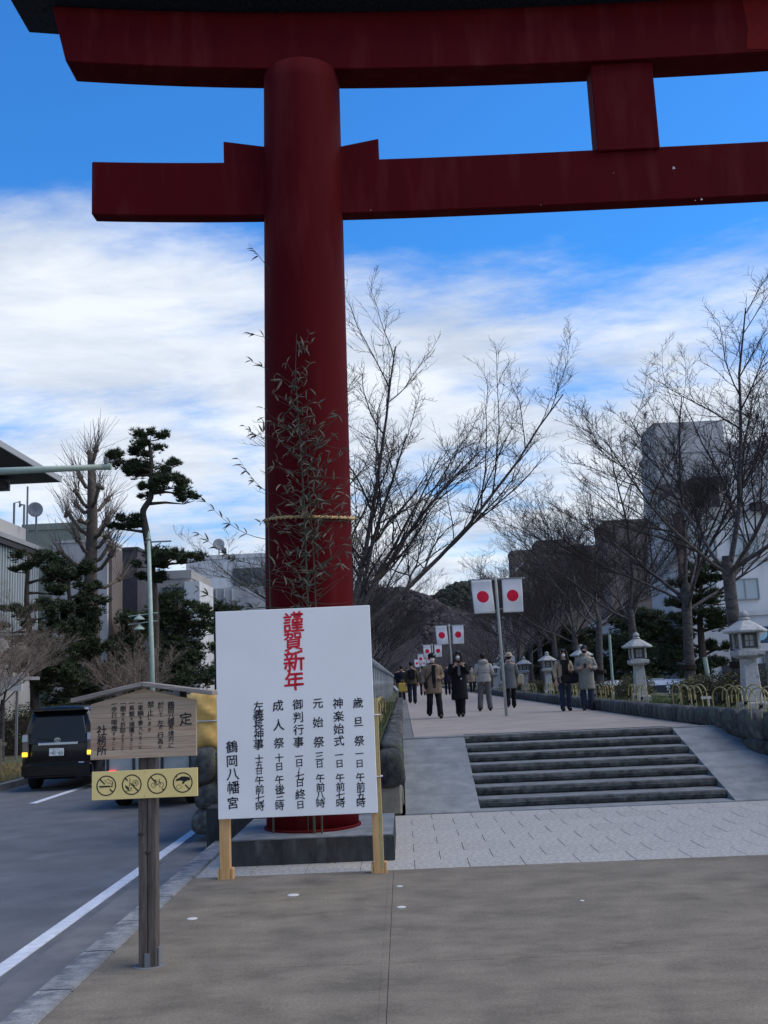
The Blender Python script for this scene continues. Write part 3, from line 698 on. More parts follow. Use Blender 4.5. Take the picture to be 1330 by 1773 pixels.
# roof: two sloping boards with real depth
for (xa, za), (xb, zb2) in (((-2.475, 1.905), (-1.944, 2.005)), ((-1.942, 2.005), (-1.415, 1.915))):
    wsp('roof_board', MB().prism([(xa, za-.002), (xb, zb2), (xb, zb2+.032), (xa, za+.030)], YS_-.10, YS_+.12), 'sign_roof', bevel=.003)
WT = ['定 992 372 118', '鶴 845 232 66|岡 845 290 56|八 847 345 62|幡 847 400 62|宮 846 450 54|境 846 520 58|内 846 575 50|に 846 640 46',
 '於 745 235 64|い 747 293 34|て 743 335 38|左 740 415 60|の 742 465 34|行 740 535 60|為 738 598 54|を 738 653 34',
 '禁 642 230 62|止 638 310 58|し 632 365 40|ま 632 420 36|す 630 485 38',
 '一 540 215 52|車 540 262 50|輌 540 318 56|を 541 365 28|乗 540 415 50|入 542 470 46|れ 540 520 32|る 540 566 30|こ 538 610 26|と 538 655 30',
 '一 452 215 56|鳥 452 265 50|類 452 325 54|を 452 375 28|捕 452 428 50|獲 452 485 54|す 450 537 30|る 450 580 30|こ 448 620 26|と 446 665 30',
 '一 368 220 56|樹 365 272 56|木 365 330 50|を 365 380 28|折 365 432 50|取 363 490 54|す 363 545 34|る 362 590 30|こ 362 630 26|と 360 672 30',
 '一 277 225 58|歩 275 280 56|行 277 340 52|喫 278 410 56|煙 278 470 54|す 276 525 34|る 274 575 30|こ 272 620 26|と 270 668 30',
 '社 152 490 96|務 152 590 90|所 152 690 92']
for col in WT:
    for t in col.split('|'):
        m_ = MB(); ch, a, b, s = t.split(); a, b, s = float(a), float(b), float(s)
        p = on_plane_y(150+a/5.783, 1180+b/5.783, YS_-.037)
        put_glyph(m_, ch, p.x, p.z, s/5.783/227.0*1.02, YS_-.037)
        link('lettering', m_.mesh('lettering', 'ink'), ws, loc=(1.93, -YS_, 0))
# ------------------------------------------------------------------ yellow prohibition plate
YP = YS_-.012
yp = thing('prohibition_plate', 'yellow strip sign with four crossed circle pictograms screwed to the wooden post', 'sign', (-1.94, YP, 1.18))
def ypp(n, mb, m, **kw):
    o = part(n, mb, m, yp, **kw); o.location = (1.94, -YP, -1.18); return o
ypp('plate', MB().box(-2.335, -1.548, YP-.012, YP, 1.187, 1.392), 'yellow_plate', bevel=.002)
def flat(mb, poly, y=None):
    mb.add([(x, YP-.0135 if y is None else y, z) for x, z in poly], [list(range(len(poly)))])
def ring(mb, cx, cz, r0, r1, k=40, y=YP-.0135):
    a = np.arange(k)*2*PI/k
    V = [(cx+r*math.cos(t), y, cz+r*math.sin(t)) for r in (r0, r1) for t in a]
    mb.add(V, np.array([(i, (i+1) % k, k+(i+1) % k, k+i) for i in range(k)]))
def line(mb, pts, w, y=YP-.0135):
    for (x0, z0), (x1, z1) in zip(pts[:-1], pts[1:]):
        dx, dz = x1-x0, z1-z0; L = math.hypot(dx, dz) or 1; nx_, nz_ = -dz/L*w/2, dx/L*w/2
        mb.add([(x0+nx_, y, z0+nz_), (x1+nx_, y, z1+nz_), (x1-nx_, y, z1-nz_), (x0-nx_, y, z0-nz_)], np.array([(0, 1, 2, 3)]))
CEN = [-2.335+.1085, -2.335+.2975, -2.335+.487, -2.335+.676]
R_ = 0.0735
for i, cx in enumerate(CEN):
    cz = 1.289+.003*i*0; m_ = MB(); ring(m_, cx, cz, R_-.008, R_)
    y = YP-.0137; a = R_*.7
    if i == 0:
        line(m_, [(cx-a, cz+a), (cx-.01, cz+.01)], .009, y); line(m_, [(cx+.025, cz-.025), (cx+a, cz-a)], .009, y)
        flat(m_, [(cx-.052, cz-.012), (cx-.052, cz), (cx+.03, cz), (cx+.03, cz-.012)])
        flat(m_, [(cx+.035, cz-.012), (cx+.035, cz), (cx+.043, cz), (cx+.043, cz-.012)]); flat(m_, [(cx+.046, cz-.012), (cx+.046, cz), (cx+.050, cz), (cx+.050, cz-.012)])
        line(m_, [(cx-.018, cz+.042), (cx-.005, cz+.034), (cx+.008, cz+.018), (cx+.03, cz+.016), (cx+.042, cz+.004)], .003, y)
        line(m_, [(cx+.005, cz+.048), (cx+.018, cz+.046), (cx+.024, cz+.033), (cx+.042, cz+.034), (cx+.05, cz+.018), (cx+.05, cz+.004)], .003, y)
        line(m_, [(cx+.044, cz+.03), (cx+.046, cz+.004)], .003, y)
    elif i == 1:
        line(m_, [(cx-a, cz+a), (cx-.03, cz+.03)], .009, y); line(m_, [(cx-.008, cz+.01), (cx+a, cz-a)], .009, y)
        fx, fz = cx+.028, cz+.012
        ring(m_, fx, fz, .0035, .0075, 16, y)
        pts = [(fx+(.018+.0035*(k % 2))*math.cos(k*PI/8), fz+(.018+.0035*(k % 2))*math.sin(k*PI/8)) for k in range(17)]
        line(m_, pts, .0035, y)
        line(m_, [(cx-.012, cz+.045), (cx-.016, cz-.005), (cx-.024, cz-.035)], .004, y)
        flat(m_, [(cx-.022, cz-.045), (cx-.045, cz-.02), (cx-.05, cz), (cx-.03, cz-.012), (cx-.02, cz-.03)]); flat(m_, [(cx-.022, cz-.045), (cx-.004, cz-.02), (cx-.01, cz-.028), (cx+.004, cz-.024)])
        line(m_, [(cx-.045, cz-.045), (cx+.0, cz-.043)], .003, y)
    elif i == 2:
        line(m_, [(cx-a, cz+a), (cx-.01, cz+.01)], .009, y); line(m_, [(cx+.035, cz-.037), (cx+a, cz-a)], .009, y)
        w1, w2 = (cx-.026, cz-.010), (cx+.030, cz-.010)
        for wx, wz in (w1, w2): ring(m_, wx, wz, .0155, .0185, 24, y)
        s0, h0, b0 = (cx-.010, cz+.014), (cx+.018, cz+.014), (cx+.001, cz-.010)
        line(m_, [w1, s0, h0, b0, s0], .003, y); line(m_, [w1, b0], .003, y); line(m_, [w2, h0, (cx+.013, cz+.028), (cx+.022, cz+.030)], .003, y)
        line(m_, [s0, (cx-.013, cz+.026)], .003, y); line(m_, [(cx-.022, cz+.026), (cx-.004, cz+.026)], .004, y)
    else:
        line(m_, [(cx-a, cz+a), (cx-.042, cz+.042)], .009, y); line(m_, [(cx+.018, cz-.016), (cx+a, cz-a)], .009, y)
        flat(m_, [(cx-.050, cz+.012), (cx-.052, cz+.024), (cx-.03, cz+.032), (cx-.008, cz+.044), (cx+.02, cz+.044), (cx+.052, cz+.034), (cx+.056, cz+.016), (cx+.03, cz+.012), (cx+.016, cz+.004), (cx+.008, cz-.008), (cx+.0, cz-.012), (cx-.006, cz-.004), (cx+.004, cz+.01), (cx-.02, cz+.016)], y)
        pts = [(cx-.028+.017*math.cos(k*PI/7)*(1+.12*(k % 2)), cz-.03+.014*math.sin(k*PI/7)*(1+.1*(k % 3))) for k in range(15)]
        line(m_, pts, .0022, y)
    link('pictogram', m_.mesh('pictogram', 'ink'), yp, loc=(1.94, -YP, -1.18))
for z in (1.205, 1.378): ypp('screw', MB().lathe([(.004, 0), (.004, .002)], 8, (-1.94, YP-.0145, z)), 'grey_metal')

# ------------------------------------------------------------------ bamboo tied to the column
bam = thing('bamboo_branch', 'withered leafy bamboo branch tied upright against the front of the red column', 'bamboo', (-1.13, 12.02, .9))
leafme = []
for k in range(3):
    L, w = (.11, .13, .09)[k], (.011, .012, .010)[k]; m_ = MB()
    V = [(0, 0, 0), (L*.3, w, .004), (L*.3, 0, -.006), (L*.3, -w, .004), (L*.7, w*.7, -.008), (L*.7, 0, -.018), (L*.7, -w*.7, -.008), (L, 0, -.04)]
    m_.add(V, [[0, 2, 1], [0, 3, 2], [1, 2, 5, 4], [2, 3, 6, 5], [4, 5, 7], [5, 6, 7]]); leafme.append(m_.mesh('leaf', 'bamboo_leaf'))
NL = 0
def sprig(root, bo, base, d, L, nl, side):
    global NL
    pts = []; p = np.array(base, float); dd = np.array(d, float); dd /= np.linalg.norm(dd)
    for i in range(7):
        pts.append(p.copy()); dd = dd+RNG.normal(0, .10, 3)*[1, .3, 1]+[0, 0, .03]; dd /= np.linalg.norm(dd); p = p+dd*L/6
    part('twig', MB().tube([q-np.array(bo) for q in pts], np.linspace(.004, .0015, 7), 4), 'bamboo_stem', root)
    for i in range(nl):
        t = .25+.75*i/max(1, nl-1); q = pts[min(6, int(t*6))]
        for s_ in range(random.choice((1, 2, 3))):
            if NL >= 298: return
            az = math.atan2(dd[1], dd[0])+random.uniform(-1.3, 1.3)
            o = link('leaf', random.choice(leafme), root, loc=tuple(q-np.array(bo)), rot=(random.uniform(-1.6, 1.6), random.uniform(-1.5, 1.2), random.choice((0, PI))+random.uniform(-.9, .9)), scale=(random.uniform(.6, 1.25),)*3)
            NL += 1
bo = (-1.13, 12.02, .9)
stem = [(-1.09, 12.03, 0.283), (-1.10, 12.03, 1.5), (-1.09, 12.04, 3.0), (-1.10, 12.05, 4.2), (-1.13, 12.05, 5.0), (-1.16, 12.05, 5.75), (-1.13, 12.06, 6.3)]
part('stem', MB().tube([np.array(q)-np.array(bo) for q in stem], [.016, .015, .013, .011, .008, .005, .002], 7), 'bamboo_stem', bam)
for i in range(74):
    t = random.random()**.8; z = 2.85+t*3.3; x = float(np.interp(z, [q[2] for q in stem], [q[0] for q in stem])); sd_ = random.choice((-1, 1))
    L = random.uniform(.25, .66)*(1.15-.75*t)
    sprig(bam, bo, (x+random.uniform(-.05, .05), 12.02, z), (sd_*random.uniform(.5, 1.3), random.uniform(-.25, .0), random.uniform(.25, .9)), L, random.choice((2, 3)), sd_)
NL = 0
bam3 = thing('bamboo_branch', 'shorter bushy bamboo branch hanging round the rope and down to the notice board', 'bamboo', (-1.05, 12.0, .9))
part('stem', MB().tube([np.array(q)-np.array((-1.05, 12.0, .9)) for q in [(-1.0, 12.0, 0.283), (-.98, 12.0, 2.0), (-1.0, 12.01, 3.6), (-1.06, 12.02, 5.0)]], [.012, .011, .008, .003], 6), 'bamboo_stem', bam3)
for i in range(72):
    z = 2.75+2.3*random.random(); sd_ = random.choice((-1, 1))
    sprig(bam3, (-1.05, 12.0, .9), (-1.04+random.uniform(-.12, .12), 11.99, z), (sd_*random.uniform(.4, 1.3), random.uniform(-.3, .0), random.uniform(-.35, .8)), random.uniform(.2, .58), random.choice((2, 3)), sd_)
# second bamboo leaning out to the left of the column
NL = 120
bo2 = (-1.75, 12.3, 1.1)
bam2 = thing('bamboo_branch', 'thin bamboo branch reaching out left of the red column against the sky', 'bamboo', bo2)
part('stem', MB().tube([np.array(q)-np.array(bo2) for q in [(-1.58, 12.18, .283), (-1.57, 12.2, 1.6), (-1.56, 12.22, 2.6), (-1.56, 12.22, 3.6), (-1.56, 12.22, 5.0), (-1.56, 12.22, 6.0)]], [.013, .012, .01, .008, .005, .002], 6), 'bamboo_stem', bam2)
def reach(pa, pb, zs, L):
    a = on_plane_y(*pa, 12.3); b = on_plane_y(*pb, 12.3); pts = []
    for i in range(9):
        t = i/8; q = a.lerp(b, t); q.z += -.10*math.sin(PI*t)*L; pts.append(np.array(q))
    part('twig', MB().tube([q-np.array(bo2) for q in pts], np.linspace(.005, .0015, 9), 4), 'bamboo_stem', bam2)
    for i in range(int(7*L)+4):
        q = pts[random.randrange(2, 9)]
        for s_ in range(random.choice((1, 2))):
            link('leaf', random.choice(leafme), bam2, loc=tuple(q-np.array(bo2)), rot=(random.uniform(-1, 1), random.uniform(-1.3, .3), PI+random.uniform(-.8, .8)))
for pa, pb, L in (((470, 935), (357, 870), 1.1), ((470, 980), (346, 925), 1.1), ((468, 855), (414, 795), .6), ((468, 1005), (390, 960), .8), ((466, 760), (424, 738), .4),
                  ((470, 1050), (345, 1022), 1.0), ((466, 640), (435, 625), .1), ((466, 585), (428, 575), .1), ((466, 1010), (400, 1000), .7), ((466, 465), (430, 421), 0)):
    reach(pa, pb, 0, L)
# rope of twisted straw round the column
rp = MB()
for s_ in (0, 1):
    P = [(-1.09+(.560+.012*math.cos(a*24+s_*PI))*math.cos(a), 12.66+(.560+.012*math.cos(a*24+s_*PI))*math.sin(a), 4.03+.010*math.sin(a*24+s_*PI)-.05*math.sin(a)*-1+.012*math.sin(a*2)) for a in np.linspace(0, 2*PI, 160)]
    rp.tube(P, .013, 5, False)
o = part('straw_rope', rp, 'straw', None, smooth=True)
kn = MB(); kn.tube([(-1.12, 12.05, 4.08), (-1.10, 12.03, 4.00), (-1.05, 12.04, 3.96)], .012, 5); kn.tube([(-1.13, 12.05, 4.0), (-1.10, 12.03, 4.05), (-1.06, 12.04, 4.09)], .012, 5); kn.sphere((-1.10, 12.045, 4.03), .03, 8)
tag(o, 'twisted straw rope tied round the red column over the bamboo', 'rope'); part('knot', kn, 'straw', o, smooth=True)

# ------------------------------------------------------------------ flag poles
def flag_mesh(w, h, seed):
    m_ = MB(); nx, nz = 14, 18; V = []
    for j in range(nz+1):
        for i in range(nx+1):
            u, v = i/nx, j/nz
            V.append((u*w+(.10 if seed == 0 else -.02)*w*v*(.6+.4*v), .03*math.sin(u*5+v*3+seed*2)*v+.02*math.sin(v*7+seed), -v*h-.01*math.sin(u*PI)*0))
    return V, nx, nz
def flag_obj(parent, w, h, seed, loc):
    V, nx, nz = flag_mesh(w, h, seed)
    m_ = MB(); F = []
    for j in range(nz):
        for i in range(nx): a = j*(nx+1)+i; F.append((a, a+1, a+nx+2, a+nx+1))
    m_.add(V, np.array(F)); me = m_.mesh('flag', 'flag_white', True)
    o = link('flag', me, parent, loc=loc)
    sm = o.modifiers.new('thickness', 'SOLIDIFY'); sm.thickness = .004
    # printed disc follows the cloth, both faces
    d = MB(); V2 = np.array(V); K = 28; r = w*.29; cu_, cv = .5, .5*1.0
    pts = [(cu_, cv)]+[(cu_+r/w*rr*math.cos(t), cv+r/h*rr*math.sin(t)) for rr in (.5, 1) for t in np.arange(K)*2*PI/K]
    def P(u, v): return (u*w+(.10 if seed == 0 else -.02)*w*v*(.6+.4*v), .03*math.sin(u*5+v*3+seed*2)*v+.02*math.sin(v*7+seed), -v*h)
    for s_ in (-.006, .006):
        VV = [tuple(np.array(P(u, v))+[0, s_, 0]) for u, v in pts]
        FF = [(0, 1+i, 1+(i+1) % K) for i in range(K)]+[(1+i, 1+K+i, 1+K+(i+1) % K, 1+(i+1) % K) for i in range(K)]
        d.add(VV, FF)
    link('sun_disc', d.mesh('sun_disc', 'flag_red', True), o)
fp = thing('flag_pole', 'leaning metal pole with two white flags with red discs, nearest on the avenue', 'flag pole', (2.66, 27.6, .94), group='paired flags along the avenue')
part('pole', MB().tube([(0.07, 0, 0), (.035, 0, 1.8), (0, 0, 3.75)], [.04, .04, .04], 12), 'pole', fp, smooth=True)
part('base_plate', MB().box(-.03, .19, -.1, .1, 0, .01), 'pole', fp)
part('crossbar', MB().box(-.76, .80, -.03, .03, 3.665, 3.70), 'pole', fp)
part('lower_tie', MB().tube([(-.16, 0, 2.80), (0, 0, 2.84), (.16, 0, 2.88)], .012, 5), 'pole', fp)
flag_obj(fp, .56, .90, 0, (-.68, -.035, 3.66)); flag_obj(fp, .55, .90, 1, (.16, -.035, 3.66))
kf = KIDS(fp)
for k, (lab, x, y) in enumerate((('second pair of white flags with red discs on a pole, beyond the nearest pair', 2.40, 50.2), ('third pair of flags with red discs, behind the walking man in the cap', 2.30, 76), ('fourth pair of flags with red discs, far down the avenue', 2.25, 100.5), ('fifth and farthest pair of flags with red discs', 2.2, 125))):
    dup(fp, (x, y, .94), 0, lab, kids=kf)

# ------------------------------------------------------------------ stone lanterns
def lantern(loc):
    t = thing('stone_lantern', 'nearest grey stone lantern, cut by the right edge of the photo', 'stone lantern', loc, group='stone lanterns on the right bank')
    q = PI/4
    part('foot', MB().lathe([(.33, 0), (.33, .17), (.30, .20)], 4, ang=q), 'lantern_stone', t, bevel=.01)
    part('shaft', MB().lathe([(.235, .2), (.185, 1.06)], 4, ang=q), 'lantern_stone', t, bevel=.015)
    part('platform', MB().lathe([(.24, 1.05), (.36, 1.10), (.37, 1.12), (.37, 1.20), (.355, 1.215), (.27, 1.215), (.25, 1.25)], 4, ang=q), 'lantern_stone', t, bevel=.006)
    fb = part('fire_box', MB().box(-.165, .165, -.165, .165, 1.25, 1.54), 'lantern_dark', t)
    for sx in (-1, 1):
        for sy in (-1, 1): part('corner_post', MB().box(sx*.185-.025, sx*.185+.025, sy*.185-.025, sy*.185+.025, 1.24, 1.55), 'lantern_stone', t, bevel=.004)
    for a in range(4):
        w_ = part('window', MB().box(-.09, .09, -.006, .006, -.11, .11), 'paper_pane', fb, loc=(.17*math.sin(a*PI/2), -.17*math.cos(a*PI/2), 1.40), rot=(0, 0, a*PI/2))
        wl_ = MB().box(-.006, .006, -.012, .002, -.11, .11).box(-.09, .09, -.012, .002, -.006, .006).box(-.1, -.085, -.014, .002, -.12, .12).box(.085, .1, -.014, .002, -.12, .12).box(-.1, .1, -.014, .002, .108, .122).box(-.1, .1, -.014, .002, -.122, -.108)
        part('lattice', wl_, 'lantern_dark', fb, loc=(.178*math.sin(a*PI/2), -.178*math.cos(a*PI/2), 1.40), rot=(0, 0, a*PI/2))
    k = 6
    part('roof', MB().lathe([(.18, 1.54), (.44, 1.56), (.455, 1.60), (.33, 1.68), (.20, 1.76), (.13, 1.80), (.12, 1.81)], 6, ang=0), 'lantern_stone', t, bevel=.008)
    part('finial_ring', MB().lathe([(.09, 1.81), (.115, 1.83), (.10, 1.86), (.06, 1.87)], 16), 'lantern_stone', t, smooth=True)
    part('finial', MB().lathe([(.05, 1.87), (.09, 1.89), (.092, 1.94), (.06, 1.985), (.01, 2.0)], 16), 'lantern_stone', t, smooth=True)
    t.scale = (.93, .93, .93)
    return t
LT = lantern((6.43, 19.1, 1.14)); kl = KIDS(LT)
LN = ['stone lantern standing between the two nearest cherry trunks on the right', 'stone lantern just behind the couple, mostly hidden by them', 'small stone lantern left of the woman in the tan coat', 'stone lantern fourth beyond the couple, behind the person in grey', 'faint far stone lantern near the grey coat walker', 'tiny far stone lantern in the dark row of trees']
for k, lab in enumerate(LN): dup(LT, (6.35, 27.6+8.6*k, 1.15), 0, lab, scale=.93, kids=kl)

# ------------------------------------------------------------------ stone fence on the left bank
sf = thing('stone_fence', 'grey stone shrine fence with capped posts on the left bank', 'stone fence', (-.95, 24, 1.05))
def pin(): 
    m_ = MB().box(-.12, .12, -.12, .12, 0, 1.42); return m_
pm = pin().mesh('fence_post', 'fence_stone'); fix_normals(pm); bevel_mesh(pm, .01)
cp = MB().lathe([(.29, 0), (.29, .08), (.12, .22), (.0, .25)], 4, ang=PI/4).mesh('post_cap', 'fence_stone'); fix_normals(cp)
bl = MB().box(-.07, .07, -.12, .12, 0, .80).mesh('fence_slab', 'fence_stone'); fix_normals(bl); bevel_mesh(bl, .008)
rl = MB().box(-.09, .09, -.98, .98, 0, .12).mesh('fence_rail', 'fence_stone'); fix_normals(rl); bevel_mesh(rl, .008)
nseg = 32
for k in range(nseg):
    y = k*2.2
    po = link('fence_post', pm, sf, loc=(0, y, 0)); link('post_cap', cp, po, loc=(0, 0, 1.42))
    for j in range(5): link('fence_slab', bl, sf, loc=(0, y+.37+j*.37, 0))
    link('fence_rail', rl, sf, loc=(0, y+1.1, .86))
m_ = MB().bar((.15, nseg*2.2-3, .5), (.55, nseg*2.2-9, .1), .25); part('sloping_end', m_, 'fence_stone', sf)

# ------------------------------------------------------------------ bamboo hoop fences
hm = MB(); P = [(0, .21*math.cos(a), .02+.46*math.sin(a)**.8) for a in np.linspace(0, PI, 15)]
P = [(0, -.22, -.03)]+[(0, -.22+.44*(1-math.cos(a))/2, .30+.19*math.sin(a)) for a in np.linspace(0, PI, 13)]+[(0, .22, -.03)]
hm.tube(P, .0125, 6, False); hme = hm.mesh('hoop', 'hoop', True)
tm = MB(); tm.sphere((0, .22, .16), .032, 6); tm.tube([(0, .17, .2), (0, .25, .12)], .012, 4); tm.tube([(0, .25, .2), (0, .28, .1)], .008, 4); tme = tm.mesh('tie', 'hoop_tie')
def hoops(y0, n, x, z, label, step=.29, rz=.15, grp='bamboo hoop fences on the right bank'):
    t = thing('hoop_fence', label, 'bamboo fence', (x, y0, z), group=grp)
    for k in range(n):
        h = link('hoop', hme, t, loc=(random.uniform(-.03, .03), k*step, random.uniform(-.03, .03)), rot=(random.uniform(-.06, .06), random.uniform(-.05, .05), rz+random.uniform(-.15, .15)))
        if k % 2 == 0: link('tie', tme, h)
    return t
hoops(17.05, 8, 6.02, 1.14, 'bamboo hoop fence in front of the nearest stone lantern', .36, .4)
hoops(20.6, 6, 5.93, 1.15, 'bamboo hoop fence between the two nearest stone lanterns', .34)
hoops(25.3, 6, 5.93, 1.15, 'bamboo hoop fence just right of the second stone lantern', .34)
hoops(29.4, 7, 5.93, 1.15, 'bamboo hoop fence just left of the second stone lantern', .36)
hoops(34.2, 6, 5.93, 1.15, 'bamboo hoop fence behind the couple', .4)
hoops(39.5, 9, 5.93, 1.15, 'bamboo hoop fence left of the woman in the tan coat', .4)
hoops(46.5, 12, 5.93, 1.15, 'low row of bamboo hoops beside the walker in grey', .42)
hoops(56, 16, 5.93, 1.15, 'far row of bamboo hoops beyond the walker in grey', .44)
t = hoops(17.6, 30, -.62, 1.08, 'bamboo hoop fence along the left bank beside the notice board', .40, -.2, 'bamboo hoop fences on the left bank')
for px_, y in ((6.0, 26.5), (6.0, 20.5)):
    m_ = MB(); m_.box(-.10, .10, -.012, .012, .22, .27).tube([(.05, 0, 0), (.05, 0, .25)], .012, 5)
    o = part('ground_marker', m_, 'mark_white', None, loc=(px_, y, 1.15)); tag(o, {26.5: 'small white tag among the bamboo hoops by the second lantern', 20.5: 'small white tag among the bamboo hoops by the nearest lantern'}[y], 'marker')

# ------------------------------------------------------------------ grass on the banks (nobody could count it)
def grass(name, n, fx, mm, lab, h=(.03, .09)):
    P = np.array([fx() for _ in range(n)]); a = RNG.uniform(0, 2*PI, n); hh = RNG.uniform(*h, n); w = RNG.uniform(.006, .014, n)
    dx, dy = np.cos(a)*w, np.sin(a)*w; lx, ly = RNG.normal(0, .025, n), RNG.normal(0, .025, n)
    V = np.stack([P+np.stack([dx, dy, 0*a], 1), P-np.stack([dx, dy, 0*a], 1), P+np.stack([lx, ly, hh], 1)], 1).reshape(-1, 3)
    o = link(name, MB().add(V, np.arange(3*n).reshape(-1, 3)).mesh(name, mm)); return tag(o, lab, 'grass', kind='stuff')
grass('grass', 26000, lambda: (5.62+random.random()**1.3*2.6+max(0, 19.2-(yy := 15.6+random.random()**1.7*34))*.38, yy, 1.155), 'grass_blades', 'short mossy grass on the right bank')
grass('grass', 9000, lambda: (-.42-random.random()*.7, 16+random.random()**1.5*30, 1.075), 'grass_blades', 'short mossy grass on the left bank')
grass('grass', 9000, lambda: (-9.5-random.random()*3.0, 17+random.random()*14, .015), 'dry_grass', 'dry yellow grass on the verge beside the black minivan', (.05, .14))

# ------------------------------------------------------------------ foliage helpers
def leaf_cloud(mb, c, rad, n, size, up=0.3, aspect=.45):
    d = RNG.normal(0, 1, (n, 3)); d /= np.linalg.norm(d, axis=1, keepdims=True); r = RNG.uniform(.55, 1.0, (n, 1))
    P = np.array(c)+d*r*np.array(rad)
    a = RNG.normal(0, 1, (n, 3)); a[:, 2] = np.abs(a[:, 2])*up+.1; a /= np.linalg.norm(a, axis=1, keepdims=True)
    b = np.cross(a, RNG.normal(0, 1, (n, 3))); b /= np.linalg.norm(b, axis=1, keepdims=True)
    s = RNG.uniform(.6, 1.3, (n, 1))*size
    V = np.stack([P, P+a*s*.5+b*s*aspect*.5, P+a*s, P+a*s*.5-b*s*aspect*.5], 1).reshape(-1, 3)
    mb.add(V, np.arange(4*n).reshape(-1, 4)); return mb
def shrub(w, d, h, n):
    m_ = MB()
    for _ in range(16): leaf_cloud(m_, (random.uniform(-w, w)*.7, random.uniform(-d, d)*.7, h*random.uniform(.3, .75)), (w*.42, d*.42, h*.34), n//16, .055)
    s_ = MB()
    for _ in range(22):
        a = random.uniform(0, 2*PI); s_.tube([(0.1*math.cos(a)*w, .1*math.sin(a)*d, 0), (.4*w*math.cos(a), .4*d*math.sin(a), h*.5), (.8*w*math.cos(a)*random.random(), .8*d*math.sin(a), h*.95)], [.014, .009, .003], 4)
    return m_, s_
SH = []
for k in range(3):
    a, b = shrub(.55, 1.15, .62, 4200); SH.append((a.mesh('leaves', 'shrub_leaves'), b.mesh('stems', 'bark')))
def put_shrub(x, y, z, lab, k, s=1.0, grp='clipped shrubs on the banks'):
    t = thing('azalea_shrub', lab, 'shrub', (x, y, z), random.uniform(-.2, .2), grp); t.scale = (s, s, s)
    link('leaves', SH[k][0], t); link('stems', SH[k][1], t)
for i, (x, y, s, lab) in enumerate(((6.75, 22.3, 1.25, 'tall bronze green shrub between the two nearest lanterns'), (7.05, 24.6, 1.1, 'bronze green shrub at the foot of the second cherry trunk'), (6.9, 30.6, 1.15, 'orange tinged shrub left of the second stone lantern'),
     (6.95, 33.2, 1.0, 'shrub behind the hoops nearest the couple'), (6.95, 38.5, 1.0, 'shrub right behind the couple'), (6.95, 41.5, 1.0, 'shrub between the couple and the small lantern'), (6.9, 48, 1.05, 'far shrub left of the small lantern'), (6.9, 51, 1, 'far shrub behind the walker in grey'), (7.4, 17.2, .9, 'low shrub at the right edge of the photo'), (6.9, 58, 1, 'farthest shrub on the right bank'))):
    put_shrub(x, y, 1.13, lab, i % 3, s)
for i, (x, y) in enumerate(((-1.15, 19.5), (-1.2, 22.4), (-1.2, 26), (-.62-.3, 33))):
    put_shrub(x-.05, y, 1.05, ['shrub behind the right edge of the notice board', 'low shrub between the hoops and the stone fence', 'low shrub under the capped stone fence', 'far shrub beside the left stone fence'][i], i % 3, .8)

# ------------------------------------------------------------------ bare trees
def unit(v): return v/(np.linalg.norm(v)+1e-9)
def grow(store, p, d, L, r, lvl, spec, seed_up):
    n = spec['seg'][lvl]; pts = [p.copy()]; dd = d.copy(); up = spec['up'][lvl]
    for i in range(n-1):
        dd = unit(dd+RNG.normal(0, spec['wig'][lvl], 3)+np.array([0, 0, up])); pts.append(pts[-1]+dd*L/(n-1))
    rad = r*(np.linspace(1, spec['tap'][lvl], n)); store.setdefault(lvl, []).append((np.array(pts), rad))
    if lvl+1 >= len(spec['seg']): return
    nc = spec['n'][lvl+1]; 
    for c in range(nc):
        t = spec['start'][lvl+1]+(1-spec['start'][lvl+1])*(c+RNG.uniform(0, .9))/nc; t = min(t, .99)
        f = t*(n-1); i = int(f); i = min(i, n-2); q = pts[i]+(pts[i+1]-pts[i])*(f-i); td = unit(pts[i+1]-pts[i])
        ang = spec['ang'][lvl+1]*RNG.uniform(.7, 1.25); 
        perp = unit(np.cross(td, RNG.normal(0, 1, 3)+np.array([0, 0, 1e-3])))
        if perp[2] < -.3: perp[2] *= -.5
        nd = unit(td*math.cos(ang)+perp*math.sin(ang))
        ln = L*spec['len'][lvl+1]*RNG.uniform(.65, 1.25)*(1.15-.55*t)
        rr = max(rad[i]*spec['rr'][lvl+1], spec['min'])
        grow(store, q, nd, ln, rr, lvl+1, spec, seed_up)
def tree_meshes(store, cut, ks, wood='bark', twig='twig'):
    a, b = MB(), MB()
    for lvl, L in store.items():
        by = {}
        for P, R in L: by.setdefault(len(P), []).append((P, R))
        for n, items in by.items():
            (a if lvl < cut else b).tubes(np.array([i[0] for i in items]), np.array([i[1] for i in items]), ks[lvl], False)
    return a.mesh('trunk', wood, True), b.mesh('crown', twig)
def cherry(seed, limbs, twigs=1.0, tl=2.1, minr=.004, h=1.0, nl=(9, 9, 7)):
    global RNG
    RNG = np.random.default_rng(seed); st = {}
    spec = dict(seg=[0, 9, 7, 5, 4], up=[0, .02, .03, .025, .02], wig=[0, .075, .10, .14, .19], tap=[0, .22, .25, .35, .5],
                n=[0, 0, int(nl[0]*twigs), int(nl[1]*twigs), int(nl[2]*twigs)], start=[0, 0, .18, .12, .1], ang=[0, 0, .75, .8, .85], len=[0, 0, .48, .42, .40], rr=[0, 0, .55, .55, .6], min=minr)
    top = np.array([0., 0, tl])
    tp = [np.array([0, 0, -.3]), np.array([0, 0, 0.]), np.array([.02, 0, tl*.5]), top, top+[0, 0, .25]]
    st[0] = [(np.array(tp), np.array([.20, .16, .13, .12, .09]))]
    for (az, el, L, r) in limbs:
        d = np.array([math.cos(az)*math.cos(el), math.sin(az)*math.cos(el), math.sin(el)])
        grow(st, top-[0, 0, RNG.uniform(0, .5)], d, L*h, r, 1, spec, 0)
    return st
